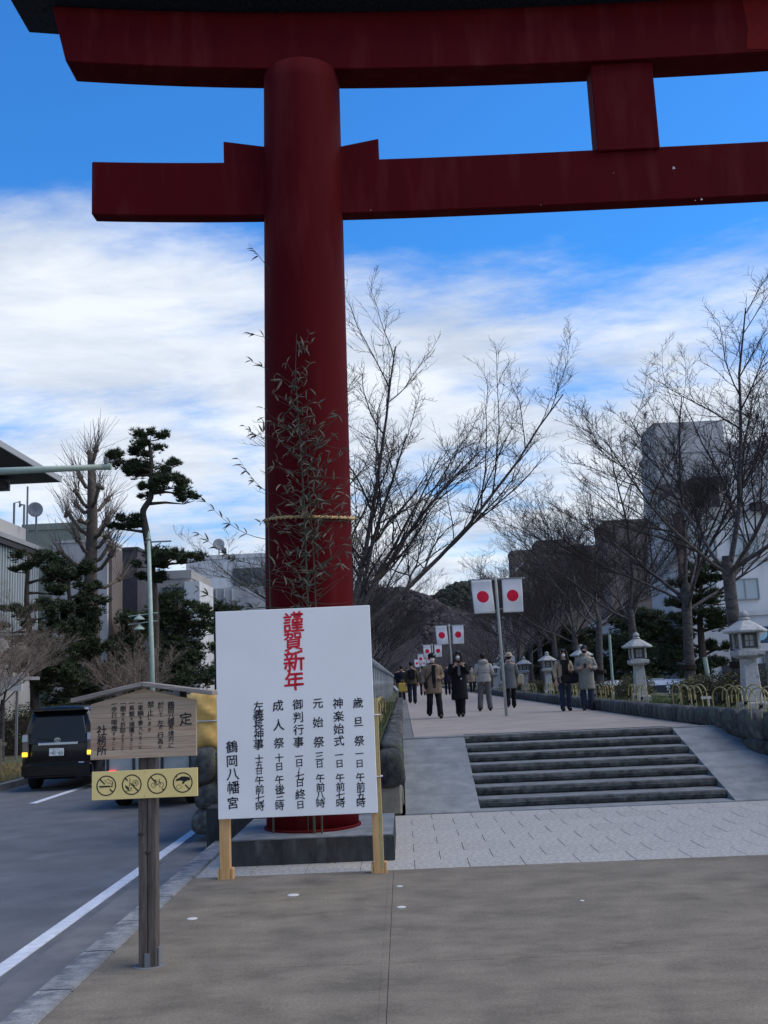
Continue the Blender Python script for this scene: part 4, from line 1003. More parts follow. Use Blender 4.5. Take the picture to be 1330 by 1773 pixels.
def R_(d): return math.radians(d)
def rand_limbs(n, seed, lean=None, L=6.0):
    rr = random.Random(seed); out = []
    for k in range(n):
        out.append((2*PI*k/n+rr.uniform(-.4, .4), R_(rr.uniform(30, 60)), L*rr.uniform(.8, 1.15), rr.uniform(.035, .055)))
    out.append((rr.uniform(0, 6), R_(80), L*1.1, .06))
    return out
TV = []
# the near tree on the left bank: long limbs reaching right over the path
nearL = [(R_(5), R_(64), 6.6, .07), (R_(60), R_(76), 6.4, .065), (R_(-12), R_(47), 7.6, .065), (R_(100), R_(74), 6.0, .07), (R_(20), R_(62), 5.4, .055), (R_(-50), R_(60), 5.0, .06), (R_(35), R_(58), 5.6, .065)]
TV.append(tree_meshes(cherry(3, nearL, 1.25, 2.3, .0045), 2, [10, 7, 5, 3, 3]))
for sd_, nlim in ((21, 5), (22, 6), (23, 5)):
    TV.append(tree_meshes(cherry(sd_, rand_limbs(nlim, sd_, L=5.0), 1.3, 2.9, .0045), 2, [10, 7, 5, 3, 3]))
for sd_ in (31, 32):
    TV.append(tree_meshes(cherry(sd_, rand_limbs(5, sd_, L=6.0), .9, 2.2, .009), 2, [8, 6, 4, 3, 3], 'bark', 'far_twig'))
def put_tree(k, x, y, z, rz, s, lab, grp, lean=(0, 0)):
    t = thing('cherry_tree', lab, 'tree', (x, y, z), rz, grp); t.scale = (s, s, s) if np.isscalar(s) else s
    t.rotation_euler = (lean[0], lean[1], rz)
    link('trunk', TV[k][0], t); link('crown', TV[k][1], t); return t
GL, GR = 'bare cherry trees on the left bank', 'bare cherry trees on the right bank'
put_tree(0, -1.05, 19.8, 1.0, 0, .88, 'tall bare cherry tree rising behind the red column and reaching right', GL)
ly = [27.5, 34.5, 42, 49, 57, 65, 73, 81, 90, 99, 108, 118, 128, 139, 150, 162, 175, 190, 206, 224]
for i, y in enumerate(ly):
    near = y < 60; k = (1+i % 3) if near else 4+i % 2
    lab = {0: 'second bare cherry tree on the left bank, behind the notice board', 1: 'third bare cherry tree on the left bank', 2: 'fourth bare cherry tree on the left bank, by the stone fence', 3: 'fifth bare cherry tree on the left bank, past the first fence posts'}.get(i, 'bare cherry tree in the dense far row left of the avenue')
    put_tree(k, -1.5+random.uniform(-.3, .3), y, 1.0, random.uniform(0, 6.28), random.uniform(.72, .86), lab, GL if i < 4 else 'far bare cherry trees left of the avenue', (0, .03))
ry = [(7.15, 21.6, 1.0, 1.03), (7.25, 25.9, 2.2, 1.0), (7.2, 31.5, .4, .95), (7.1, 36.5, 3.3, .95), (7.2, 42, 5.0, .9)]+[(7.2, y, 0, .9) for y in (47, 52.5, 58, 64, 71, 78, 86, 94, 103, 112, 122, 133, 144, 156, 170, 186, 204, 222)]
RL = ['nearest bare cherry tree right, trunk beside the nearest lantern', 'bare cherry tree right of the second lantern, trunk strapped to a stake', 'bare cherry tree just left of the second lantern', 'bare cherry tree just right of the couple', 'bare cherry tree behind the couple']
for i, (x, y, rz, s) in enumerate(ry):
    k = 1+(i % 3) if y < 60 else 4+i % 2
    lab = RL[i] if i < 5 else 'bare cherry tree in the dense far row right of the avenue'
    put_tree(k, x+random.uniform(-.15, .15), y, 1.05, rz if i < 5 else random.uniform(0, 6.28), s*random.uniform(.97, 1.03), lab, GR if i < 5 else 'far bare cherry trees right of the avenue', (0, -.05))
# a second line of trees outside the first, closing the far end of the avenue
for i in range(16):
    y = 70+i*11
    put_tree(4+i % 2, -6.2+random.uniform(-.5, .5)*3 if False else random.choice((-2.6, 8.9)), y, .8, random.uniform(0, 6.28), .85, 'bare tree in the far second line along the avenue', 'far second line of bare trees')
# two closing groups at the end of the avenue, so far they read as one wood
def far_wood(name, xa, xb, ya, yb, n, h, lab):
    m_ = MB(); P = []; R = []
    for _ in range(n):
        x, y = random.uniform(xa, xb), random.uniform(ya, yb); b = np.array([x, y, 0.5]); hh = h*random.uniform(.6, 1.1)
        for _k in range(14):
            a = random.uniform(0, 6.28); e = random.uniform(.2, 1.0); r0 = random.uniform(.1, .5)*hh
            q0 = b+[0, 0, r0]; q1 = q0+np.array([math.cos(a)*.45*e, math.sin(a)*.45*e, .6])*hh*.4; q2 = q1+np.array([math.cos(a)*.3*e, math.sin(a)*.3*e, .6])*hh*.32
            P.append([q0, q1, q2]); R.append([.10, .06, .02])
            for _j in range(9):
                t = random.random(); c = q0+(q2-q0)*t; dd = np.array([random.gauss(0, 1), random.gauss(0, 1), abs(random.gauss(0, .9))]); dd = dd/np.linalg.norm(dd)*hh*.14
                P.append([c, c+dd*.5+[0, 0, .05], c+dd]); R.append([.035, .028, .018])
    m_.tubes(np.array(P), np.array(R), 3, False); o = link(name, m_.mesh(name, 'far_twig')); return tag(o, lab, 'woodland', kind='stuff')
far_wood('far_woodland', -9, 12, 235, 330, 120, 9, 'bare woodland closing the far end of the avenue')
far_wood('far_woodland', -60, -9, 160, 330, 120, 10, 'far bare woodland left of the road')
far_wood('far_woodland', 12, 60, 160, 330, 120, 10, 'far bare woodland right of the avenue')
RNG = np.random.default_rng(5)
# straps and stakes at the two nearest right trunks
for (x, y, nm, lab, dx) in ((7.25, 25.9, 'tree_stake', 'pale leaning stake strapped to the cherry trunk right of the second lantern', .42), (6.8, 33.6, 'tree_stake', 'thin green stake standing just right of the couple', 0)):
    h = 1.15 if dx else 2.1
    o = part(nm, MB().tube([(0, 0, 0), (-.09 if dx else .02, 0, h)], .06 if dx else .045, 8), 'green_metal', None, loc=(x+dx, y-.2, 1.1)); tag(o, lab, 'stake')
for i, (x, y, r) in enumerate(((7.15, 21.6, .215), (7.25, 25.9, .20), (7.1, 36.5, .19))):
    o = part('trunk_strap', MB().lathe([(r, 0), (r+.01, .02), (r+.01, .12), (r, .14)], 14), 'hoop_tie', None, loc=(x-.05, y, 1.95)); tag(o, ['black strap round the nearest right cherry trunk', 'black strap round the staked cherry trunk', 'black strap round the cherry trunk right of the couple'][i], 'strap', 'black straps round cherry trunks')

# ------------------------------------------------------------------ pines
def needles(mb, P, size, k=9):
    n = len(P); P = np.repeat(P, k, 0); m = n*k
    d = RNG.normal(0, 1, (m, 3)); d[:, 2] = np.abs(d[:, 2])*.9+.1; d /= np.linalg.norm(d, axis=1, keepdims=True)
    s = RNG.uniform(.7, 1.2, (m, 1))*size; w = np.cross(d, RNG.normal(0, 1, (m, 3))); w /= np.linalg.norm(w, axis=1, keepdims=True); w *= size*.11
    V = np.stack([P+w, P-w, P+d*s], 1).reshape(-1, 3); mb.add(V, np.arange(3*m).reshape(-1, 3))
def pine(trunk, tr, pads, size=.20, dens=150):
    a, b = MB(), MB(); trunk = np.array(trunk, float)
    # smooth trunk
    t = np.linspace(0, len(trunk)-1, 4*len(trunk)); T = np.stack([np.interp(t, range(len(trunk)), trunk[:, i]) for i in range(3)], 1)
    T[1:-1] = (T[:-2]+T[1:-1]*2+T[2:])/4; a.tube(T, np.linspace(tr, tr*.28, len(T)), 9)
    for (x, y, z, rx, rz) in pads:
        i = int(np.argmin(np.abs(T[:, 2]-(z-.35*rx)))); q = T[i]
        c = np.array([x, y, z]); mid = (q+c)/2+[0, 0, -.08*rx]; a.tube([q, mid, c-[0, 0, rz*.5]], [max(.03, tr*.35), max(.02, tr*.24), .02], 6)
        n = int(dens*(rx*rx*1.1+rx*.6)); lob = []
        nl_ = max(4, int(7*rx)); 
        for _ in range(nl_):
            an = RNG.uniform(0, 2*PI); r = rx*math.sqrt(RNG.uniform(0, .7)); lob.append((c+[r*math.cos(an), r*math.sin(an), RNG.uniform(-.4, .5)*rz], rx*RNG.uniform(.20, .42)))
            a.tube([c-[0, 0, rz*.5], lob[-1][0]-[0, 0, rz*.3]], [.025, .012], 4)
        for lc, lr in lob:
            m = max(12, n//nl_); d = RNG.normal(0, 1, (m, 3)); d /= np.linalg.norm(d, axis=1, keepdims=True); r = RNG.uniform(.1, 1.25, (m, 1))
            needles(b, lc+d*r*[lr, lr, lr*.55*min(1.4, rz/.3)], size)
    return a.mesh('trunk', 'pine_bark', True), b.mesh('crown', 'pine_needles')
def put_pine(ms, loc, rz, lab, s=1.0, grp='pines along the road'):
    t = thing('pine_tree', lab, 'tree', loc, rz, grp); t.scale = (s, s, s); link('trunk', ms[0], t); link('crown', ms[1], t); return t
def pads_px(Y, L, zb=0.0, x0=0.0):
    out = []
    for px, py, w, h in L:
        p = on_plane_y(px, py, Y); out.append((p.x-x0, random.uniform(-.5, .5), p.z-zb, w/2/1750*Y*1.25, h/2/1750*Y*1.35))
    return out
def trunk_px(Y, L, zb=0.0, x0=0.0):
    return [(on_plane_y(px, py, Y).x-x0, 0, on_plane_y(px, py, Y).z-zb) for px, py in L]
YT = 44.0; x0 = on_plane_y(262, 1200, YT).x
tall = pine(trunk_px(YT, [(268, 1260), (266, 1160), (268, 1060), (262, 980), (252, 915), (246, 885), (262, 862), (262, 830), (262, 790), (258, 765)], 0, x0), .24,
    pads_px(YT, [(262, 758, 52, 26), (250, 775, 60, 18), (222, 800, 58, 24), (246, 812, 60, 26), (282, 812, 52, 30), (300, 838, 60, 32), (268, 838, 50, 34), (250, 852, 30, 30), (316, 862, 40, 28), (236, 815, 40, 20), (312, 845, 44, 30),
        (222, 905, 56, 22), (300, 960, 66, 24), (330, 968, 44, 20), (270, 975, 60, 24), (262, 1000, 50, 22), (205, 912, 30, 14)], 0, x0), .21, 230)
put_pine(tall, (x0, YT, 0), 0, 'tall crooked pine with cloud shaped crown behind the green lamp post')
YT = 38.0; x0 = on_plane_y(52, 1200, YT).x
p1 = pine(trunk_px(YT, [(62, 1300), (60, 1200), (52, 1100), (45, 1040), (50, 960)], 0, x0), .2, pads_px(YT, [(58, 965, 66, 26), (85, 990, 56, 24), (40, 985, 40, 18), (78, 1020, 50, 22), (95, 1045, 60, 24), (25, 1050, 40, 22), (70, 1065, 60, 26), (100, 1085, 60, 28), (60, 1110, 60, 26), (110, 1130, 76, 34), (70, 1150, 80, 36), (30, 1090, 50, 22), (100, 1175, 90, 36), (20, 1135, 60, 30)], 0, x0), .2, 230)
put_pine(p1, (x0, YT, 0), 0, 'layered pine at the far left above the black minivan')
YT = 41.0; x0 = on_plane_y(128, 1200, YT).x
p2 = pine(trunk_px(YT, [(130, 1290), (130, 1180), (128, 1080), (118, 1020), (122, 985)], 0, x0), .17, pads_px(YT, [(124, 985, 64, 24), (112, 1000, 60, 20), (150, 1018, 50, 26), (160, 1040, 50, 24), (140, 1060, 60, 24), (100, 1050, 50, 20), (165, 1075, 46, 22), (130, 1095, 80, 30), (160, 1120, 60, 28), (120, 1140, 90, 36), (150, 1170, 90, 36), (90, 1115, 50, 26), (140, 1205, 100, 40)], 0, x0), .2, 230)
put_pine(p2, (x0, YT, 0), 0, 'layered pine between the ginkgo and the far left pine')
YT = 48.0; x0 = on_plane_y(318, 1200, YT).x
p3 = pine(trunk_px(YT, [(316, 1290), (318, 1180), (312, 1100), (308, 1040)], 0, x0), .2, pads_px(YT, [(296, 1040, 70, 26), (320, 1055, 66, 26), (345, 1062, 50, 22), (285, 1070, 50, 28), (310, 1085, 80, 30), (348, 1090, 50, 28), (290, 1110, 60, 30), (330, 1120, 80, 34), (300, 1140, 90, 36), (350, 1145, 50, 34), (320, 1175, 110, 40), (280, 1165, 60, 40)], 0, x0), .21, 200)
put_pine(p3, (x0, YT, 0), 0, 'dense broad pine left of the white notice board')
YT = 40.0; x0 = on_plane_y(1215, 1190, YT).x
p4 = pine(trunk_px(YT, [(1222, 1230), (1218, 1150), (1212, 1080), (1214, 990)], 0, x0), .22, pads_px(YT, [(1208, 990, 60, 26), (1190, 1010, 60, 22), (1228, 1008, 50, 22), (1215, 1035, 70, 22), (1175, 1045, 46, 20), (1245, 1040, 40, 20), (1180, 1075, 60, 22), (1240, 1080, 60, 22), (1210, 1062, 60, 20), (1190, 1105, 70, 24), (1245, 1118, 50, 20), (1180, 1135, 80, 28), (1230, 1148, 60, 20), (1195, 1165, 60, 24)], 0, x0), .2, 230)
put_pine(p4, (x0, YT, 0), 0, 'layered pine between the staked cherry and the nearest lantern', grp='pines on the right of the avenue')
YT = 46.0; x0 = on_plane_y(1110, 1190, YT).x
p5 = pine(trunk_px(YT, [(1108, 1220), (1104, 1150), (1108, 1090), (1106, 1060)], 0, x0), .22, pads_px(YT, [(1100, 1062, 70, 24), (1130, 1070, 50, 22), (1075, 1080, 50, 24), (1110, 1090, 90, 28), (1145, 1100, 60, 26), (1080, 1110, 80, 30), (1120, 1125, 100, 34), (1075, 1145, 80, 34), (1130, 1155, 90, 34), (1095, 1175, 110, 36)], 0, x0), .2, 220)
put_pine(p5, (x0, YT, 0), 0, 'dark dense pine behind the second stone lantern', grp='pines on the right of the avenue')
for i, (px, Y, s, rz, lab) in enumerate(((1005, 60, 1.0, 1.0, 'dark pine mass behind the couple'), (960, 75, 1.1, 2.2, 'dark pine behind the small stone lantern'))):
    p = on_plane_y(px, 1180, Y); put_pine(p5, (p.x, Y, 0), rz, lab, s, 'pines on the right of the avenue')
for i, (px, Y, s, rz, lab) in enumerate(((225, 58, 1.0, 2.0, 'dark pine behind the tall crooked pine'), (375, 66, 1.15, 4.0, 'dark pine half hidden by the notice board'), (170, 62, 1.0, 3.1, 'dark pine behind the ginkgo trunk'), (20, 52, 1.0, 1.2, 'dark pine behind the far left pine'), (440, 80, 1.2, 0.5, 'far dark pine behind the notice board'), (90, 66, 1.1, 5.2, 'dark pine in the gap behind the minivan'))):
    p = on_plane_y(px, 1190, Y); put_pine(p3, (p.x, Y, 0), rz, lab, s)

# ------------------------------------------------------------------ pollarded ginkgo
RNG = np.random.default_rng(77)
YT = 47.0; gx = on_plane_y(160, 1200, YT).x
a, b = MB(), MB()
T = trunk_px(YT, [(163, 1240), (160, 1100), (157, 1000), (160, 900), (159, 820), (157, 785)], 0, gx)
a.tube(T, [.42, .36, .30, .25, .19, .15], 10)
ends = []
for px, py, fy in ((148, 780, 800), (170, 783, 800), (142, 828, 845), (140, 855, 880), (128, 872, 885), (122, 890, 930), (146, 905, 895), (182, 850, 880), (178, 862, 885), (175, 900, 925), (192, 905, 935), (142, 935, 960), (116, 960, 985), (190, 945, 975), (200, 965, 990), (150, 965, 985), (186, 930, 950), (128, 1000, 1015), (196, 1000, 1015)):
    p = np.array(on_plane_y(px, py, YT))-[gx, YT, 0]; q = np.array(on_plane_y(158, fy, YT))-[gx, YT, 0]
    yy = RNG.uniform(-1.0, 1.0); p[1] += yy; mid = (p+q)/2+[0, 0, -.22]; a.tube([q, mid, p], [.11, .085, .10], 6); a.sphere(tuple(p), .15, 6, 1.1, .9, .8); a.sphere(tuple(p+RNG.normal(0, .09, 3)), .11, 6); ends.append((p, p-q))
P, R = [], []
for p, d in ends:
    d = unit(d*[1, 1, .4])
    for _ in range(26):
        dd = unit(d*RNG.uniform(.2, 1.0)+RNG.normal(0, .35, 3)+[0, 0, .9]); L = RNG.uniform(.7, 2.0)
        pts = [p+RNG.normal(0, .08, 3)]
        for i in range(4): dd = unit(dd+RNG.normal(0, .06, 3)+[0, 0, .03]); pts.append(pts[-1]+dd*L/4)
        P.append(pts); R.append(np.linspace(.014, .006, 5))
for _ in range(60):
    z = RNG.uniform(.3, 1); q = np.array(T[2])*(1-z)+np.array(T[-1])*z; dd = unit(RNG.normal(0, 1, 3)+[0, 0, 1.3]); pts = [q]
    for i in range(4): dd = unit(dd+RNG.normal(0, .06, 3)+[0, 0, .05]); pts.append(pts[-1]+dd*.4)
    P.append(pts); R.append(np.linspace(.014, .006, 5))
b.tubes(np.array(P), np.array(R), 3, False)
t = thing('ginkgo_tree', 'tall pollarded bare ginkgo with knobbly branch stubs and fine upright shoots', 'tree', (gx, YT, 0))
link('trunk', a.mesh('trunk', 'ginkgo_bark', True), t); link('crown', b.mesh('crown', 'pale_twig'), t)
def put_small(nm, px, Y, zb, k, rz, s, lab, cat='tree', grp='bare small trees by the road'):
    p = on_plane_y(px, 1200, Y); t = thing(nm, lab, cat, (p.x, Y, zb), rz, grp); t.scale = (s, s, s)
    link('trunk', TV[k][0], t); link('crown', PT[k-1], t); return t
PT = []
for k in (1, 2, 3):
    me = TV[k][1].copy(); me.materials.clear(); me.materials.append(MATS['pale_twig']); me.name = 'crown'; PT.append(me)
put_small('bare_tree', 232, 40, 0, 1, .5, .52, 'pale bare spreading tree beside the green lamp post')
put_small('bare_tree', 205, 43, 0, 2, 2.5, .5, 'pale bare spreading tree between the ginkgo and the lamp post')
put_small('bare_tree', 5, 34, 0, 3, 1.5, .62, 'reddish bare tree at the left edge of the photo')
put_small('bare_tree', -30, 30, 0, 1, 3.5, .62, 'bare tree just cut by the left edge of the photo')
put_small('bare_tree', 430, 70, 0, 2, 1.0, .95, 'pale bare tree beside the red column above the notice board')
put_small('bare_tree', -60, 60, 0, 3, 4.0, 1.3, 'tall pale bare tree rising behind the roofs at the left edge')

# ================================================================== BUILDINGS
def face_windows(root, axis, c, a0, a1, rows, n, z0, z1, ww, wh, glass='glass', out=-1):
    # windows on a wall: axis 'y' = wall facing -y at y=c, axis 'x' = wall facing out*x at x=c
    for r in range(rows):
        for k in range(n):
            a = a0+(a1-a0)*(k+.5)/n; z = z0+(z1-z0)*(r+.5)/rows
            if axis == 'y':
                fr = MB().box(a-ww/2-.05, a+ww/2+.05, c-.10, c-.01, z-wh/2-.05, z-wh/2).box(a-ww/2-.05, a+ww/2+.05, c-.07, c-.01, z+wh/2, z+wh/2+.05).box(a-ww/2-.05, a-ww/2, c-.07, c-.01, z-wh/2, z+wh/2).box(a+ww/2, a+ww/2+.05, c-.07, c-.01, z-wh/2, z+wh/2).box(a-.02, a+.02, c-.06, c-.01, z-wh/2, z+wh/2)
                pn = MB().box(a-ww/2, a+ww/2, c-.03, c-.012, z-wh/2, z+wh/2)
            else:
                o_ = out; xs = sorted((c+o_*.01, c+o_*.07)); xs2 = sorted((c+o_*.012, c+o_*.03))
                fr = MB().box(*xs, a-ww/2-.05, a+ww/2+.05, z-wh/2-.05, z-wh/2).box(*xs, a-ww/2-.05, a+ww/2+.05, z+wh/2, z+wh/2+.05).box(*xs, a-ww/2-.05, a-ww/2, z-wh/2, z+wh/2).box(*xs, a+ww/2, a+ww/2+.05, z-wh/2, z+wh/2).box(*xs, a-.02, a+.02, z-wh/2, z+wh/2)
                pn = MB().box(*xs2, a-ww/2, a+ww/2, z-wh/2, z+wh/2)
            f = part('window', fr, 'window_frame', root); part('pane', pn, glass, f)
def building(label, x0, x1, y0, y1, z1, m, par=.35, grp=None, floors=0):
    b = thing('building', label, 'building', (0, 0, 0), group=grp)
    part('wall', MB().box(x0, x1, y0, y1, -.2, z1), m, b)
    part('parapet', MB().box(x0-.06, x1+.06, y0-.06, y1+.06, z1+.002, z1+par), m, b)
    for k in range(floors): part('floor_band', MB().box(x0-.05, x1+.05, y0-.05, y1+.05, (k+1)*z1/(floors+1)-.08, (k+1)*z1/(floors+1)+.08), m, b)
    return b
def PX(px, py, Y): return on_plane_y(px, py, Y)
# right: big grey white block seen through the branches
Y = 50.0; xL = PX(1150, 1000, Y).x; xM = PX(1290, 1000, Y).x
b = building('large grey and white concrete block with stepped roof behind the nearest cherry trees', xL+.3, xL+24, Y, Y+4, PX(1310, 772, Y).z, 'conc_white', .25)
part('tower', MB().box(xL, xM-.5, Y-.5, Y+2.2, PX(1200, 840, Y).z, PX(1220, 733, Y).z), 'conc_grey', b)
for z_ in (9.2, 10.9, 12.6): part('floor_line', MB().box(xL-.03, xM-.47, Y-.53, Y-.502, z_, z_+.06), 'window_frame', b)
for k_ in (1.2, 2.5): part('wall_joint', MB().box(xL+k_, xL+k_+.05, Y-.53, Y-.503, 9.3, 14.0), 'window_frame', b)
part('canopy', MB().prism([(xL-.1, PX(1150, 872, Y).z), (xL-.1, PX(1150, 862, Y).z), (PX(1185, 836, Y).x, PX(1185, 836, Y).z), (PX(1250, 832, Y).x, PX(1250, 832, Y).z), (PX(1250, 842, Y).x, PX(1250, 842, Y).z), (PX(1188, 846, Y).x, PX(1188, 846, Y).z)], Y-1.3, Y-.52), 'eave_dark', b)
part('drain_pipe', MB().box(PX(1166, 900, Y).x, PX(1178, 900, Y).x, Y-.55, Y-.02, 4.0, PX(1170, 890, Y).z), 'rust_pipe', b)
part('dark_opening', MB().box(PX(1197, 860, Y).x, PX(1240, 860, Y).x, Y-.52, Y-.50, PX(1200, 862, Y).z-.6, PX(1200, 845, Y).z), 'eave_dark', b)
face_windows(b, 'y', Y, PX(1268, 0, Y).x+.0, PX(1268, 0, Y).x+8, 1, 5, PX(1300, 862, Y).z, PX(1300, 834, Y).z, 1.2, .8)
for py in (945, 1022): face_windows(b, 'y', Y, PX(1180, py, Y).x, PX(1180, py, Y).x+14.5, 1, 7, PX(1300, py+16, Y).z, PX(1300, py-20, Y).z, 1.25, .95, 'glass_pale')
part('floor_band', MB().box(xL+.2, xL+24, Y-.12, Y-.0, PX(1300, 888, Y).z-.1, PX(1300, 888, Y).z+.15), 'conc_grey', b)
part('floor_band', MB().box(xL+.2, xL+24, Y-.12, Y-.0, PX(1300, 968, Y).z-.1, PX(1300, 968, Y).z+.1), 'conc_grey', b)
part('air_vent', MB().box(PX(1297, 874, Y).x, PX(1320, 874, Y).x, Y-.5, Y-.02, PX(1300, 886, Y).z, PX(1300, 872, Y).z), 'eave_dark', b)
b = building('low white shop building behind the layered pine on the right', PX(1180, 1100, 45).x, PX(1180, 1100, 45).x+17, 45, 49.3, 4.2, 'conc_white', .2)
face_windows(b, 'y', 45, PX(1190, 0, 45).x, PX(1190, 0, 45).x+12, 1, 6, 1.2, 2.9, 1.2, 1.1, 'glass')
part('shutter', MB().box(PX(1250, 1150, 45).x, PX(1325, 1150, 45).x, 44.9, 44.98, 0, 2.1), 'eave_dark', b)
Y = 68.0
b = building('tall brown apartment block behind the bare trees', PX(1048, 900, Y).x, PX(1148, 900, Y).x, Y, Y+4, PX(1090, 912, Y).z, 'conc_brown', .5)
face_windows(b, 'y', Y, PX(1060, 0, Y).x+1.1, PX(1140, 0, Y).x+.6, 4, 3, 3, PX(1090, 930, Y).z, 1.1, 1.3)
part('stair_tower', MB().box(PX(1148, 900, Y).x+.002, PX(1160, 900, Y).x+1.2, Y-.5, Y+3.5, -.2, PX(1090, 935, Y).z), 'conc_beige', b)
Y = 80.0
b = building('dark brown flat block left of the tall brown apartments', PX(930, 940, Y).x, PX(1046, 940, Y).x, Y, Y+4, PX(990, 952, Y).z, 'conc_brown', .3)
part('roof_house', MB().box(PX(930, 940, Y).x, PX(980, 940, Y).x, Y+.3, Y+3.5, PX(990, 950, Y).z, PX(950, 934, Y).z), 'conc_brown', b)
face_windows(b, 'y', Y, PX(936, 0, Y).x+2, PX(1040, 0, Y).x+2, 4, 6, 2.5, PX(990, 960, Y).z, 1.1, 1.3)
Y = 95.0
b = building('far dark narrow building at the left end of the right hand row', PX(886, 960, Y).x, PX(928, 960, Y).x, Y, Y+3, PX(900, 958, Y).z, 'conc_brown', .3)
face_windows(b, 'y', Y, PX(888, 0, Y).x+2.2, PX(926, 0, Y).x+2.2, 4, 3, 2.5, PX(900, 965, Y).z, 1.1, 1.3)
part('stair_rail', MB().bar((PX(890, 980, Y).x, Y-.3, PX(890, 990, Y).z), (PX(905, 980, Y).x, Y-.3, PX(905, 975, Y).z), .12), 'conc_white', b)
for i, (xa, ya, w, h, mm, lab) in enumerate(((13, 100, 10, 8, 'conc_beige', 'beige building glimpsed between right hand trunks, farther off'), (12, 125, 9, 9, 'conc_grey', 'grey building glimpsed far down the right side'), (13, 60, 9, 5.0, 'conc_white', 'low white house glimpsed behind the couple'))):
    b = building(lab, xa, xa+w, ya, ya+10, h, mm); face_windows(b, 'y', ya, xa+.5, xa+w-.5, 2, 4, 1, h-.6, 1.2, 1.2)
# hanging shop sign at the right edge
p = PX(1313, 1097, 44)
t = thing('shop_sign', 'dark blue hanging sign with a pale disc behind the nearest lantern', 'sign', (p.x, 43.8, p.z))
part('panel', MB().box(-.42, .42, -.05, .05, -.42, .30), 'sign_blue', t, bevel=.02)
part('disc', MB().lathe([(.30, 0), (.30, .02)], 24), 'sign_cyan', t, loc=(0, -.052, .0), rot=(PI/2, 0, 0)); part('disc_centre', MB().lathe([(.17, 0), (.17, .015)], 20), 'white_cloth', t, loc=(0, -.074, .02), rot=(PI/2, 0, 0))
part('bracket', MB().box(-.04, .04, .05, 1.3, .0, .06), 'grey_metal', t)

# left: louvred hall with deep flat eaves along the road
b = thing('building', 'modern hall at the left edge with louvred glass front and deep layered flat eaves', 'building', (0, 0, 0))
xe = -16.2
def zed(px, py): Yq = -xe*1750/(697-px); return Yq, 1.95+(1182+.043*(697-px)-py)/1750*Yq
yA, zA = zed(92, 937); zA -= .0
part('wall', MB().box(-32, xe-.5, 28, yA-1, -.2, 7.3), 'conc_grey', b)
part('roof_slab', MB().box(-32, xe, 26, yA, 8.55, 8.75), 'eave_edge', b)
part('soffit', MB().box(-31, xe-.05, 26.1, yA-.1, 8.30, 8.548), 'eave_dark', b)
part('parapet', MB().box(-32, xe-.5, 26, yA-2, 8.752, 9.5), 'conc_grey', b)
lv = MB().box(-.06, .06, -.03, .03, 0, 3.6).mesh('louvre', 'louvre'); fix_normals(lv)
part('glass_wall', MB().box(xe-.5, xe-.42, 28, yA-2, 4.6, 8.29), 'glass_pale', b)
for k in range(60): link('louvre', lv, b, loc=(xe-.28, 28.6+k*.29, 4.7))
# far cluster of low grey walls behind
p = PX(105, 835, 40)
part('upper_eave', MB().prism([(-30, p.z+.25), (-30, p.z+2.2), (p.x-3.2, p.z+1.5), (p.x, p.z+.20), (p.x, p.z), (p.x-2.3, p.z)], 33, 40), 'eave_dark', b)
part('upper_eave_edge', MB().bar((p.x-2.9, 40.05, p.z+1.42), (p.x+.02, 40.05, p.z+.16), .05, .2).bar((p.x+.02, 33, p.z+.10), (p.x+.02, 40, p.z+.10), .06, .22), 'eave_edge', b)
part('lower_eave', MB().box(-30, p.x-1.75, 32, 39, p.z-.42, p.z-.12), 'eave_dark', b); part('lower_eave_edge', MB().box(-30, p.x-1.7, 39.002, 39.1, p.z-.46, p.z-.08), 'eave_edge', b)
def lbuild(lab, pa, pb, py, Y, dep, m, par=.2, zr=None):
    return building(lab, PX(pa, py, Y).x, PX(pb, py, Y).x, Y, Y+dep, PX((pa+pb)/2, py, Y).z-par, m, par)
b = lbuild('flat green grey roofed block behind the ginkgo', 40, 148, 906, 62, 4, 'roof_green', .4)
b = lbuild('grey block with brown side behind the ginkgo', 92, 186, 935, 57, 3, 'conc_grey', .15); face_windows(b, 'y', 57, PX(110, 0, 57).x-.4, PX(180, 0, 57).x-.4, 1, 3, 5.4, 8.0, 1.3, 1.2)
part('brown_side', MB().box(PX(186, 930, 57).x+.002, PX(187, 930, 57).x+.15, 57.3, 59.5, 0, PX(186, 945, 57).z), 'conc_brown', b)
b = lbuild('dark slate building between the ginkgo and the tall pine', 188, 238, 948, 66, 3, 'dark_wall', .2)
b = lbuild('pale beige three storey building with a dark recessed window right of the lamp post', 272, 330, 988, 60, 6, 'conc_beige', .5)
face_windows(b, 'y', 60, PX(280, 0, 60).x-.3, PX(316, 0, 60).x-.3, 1, 1, PX(300, 1038, 60).z, PX(300, 1020, 60).z, 1.15, .8); part('lower_wing', MB().box(PX(322, 1040, 60).x, PX(348, 1040, 60).x, 59.6, 64, -.2, PX(330, 1008, 60).z), 'conc_white', b)
b = lbuild('long white rendered building with a roof dish behind the notice board', 322, 560, 958, 72, 14, 'conc_white', .3)
face_windows(b, 'y', 72, PX(385, 0, 72).x, PX(480, 0, 72).x, 1, 3, PX(400, 1010, 72).z, PX(400, 990, 72).z, 1.3, 1.2); part('stair_wing', MB().box(PX(336, 1050, 68).x, PX(470, 1050, 68).x, 68, 71.9, -.2, PX(400, 1018, 68).z), 'conc_grey', b)
for px in (338, 350, 362, 374, 388, 402): part('rib', MB().box(PX(px, 1050, 68).x, PX(px, 1050, 68).x+.08, 67.92, 67.99, 0, PX(400, 1020, 68).z), 'conc_white', b)
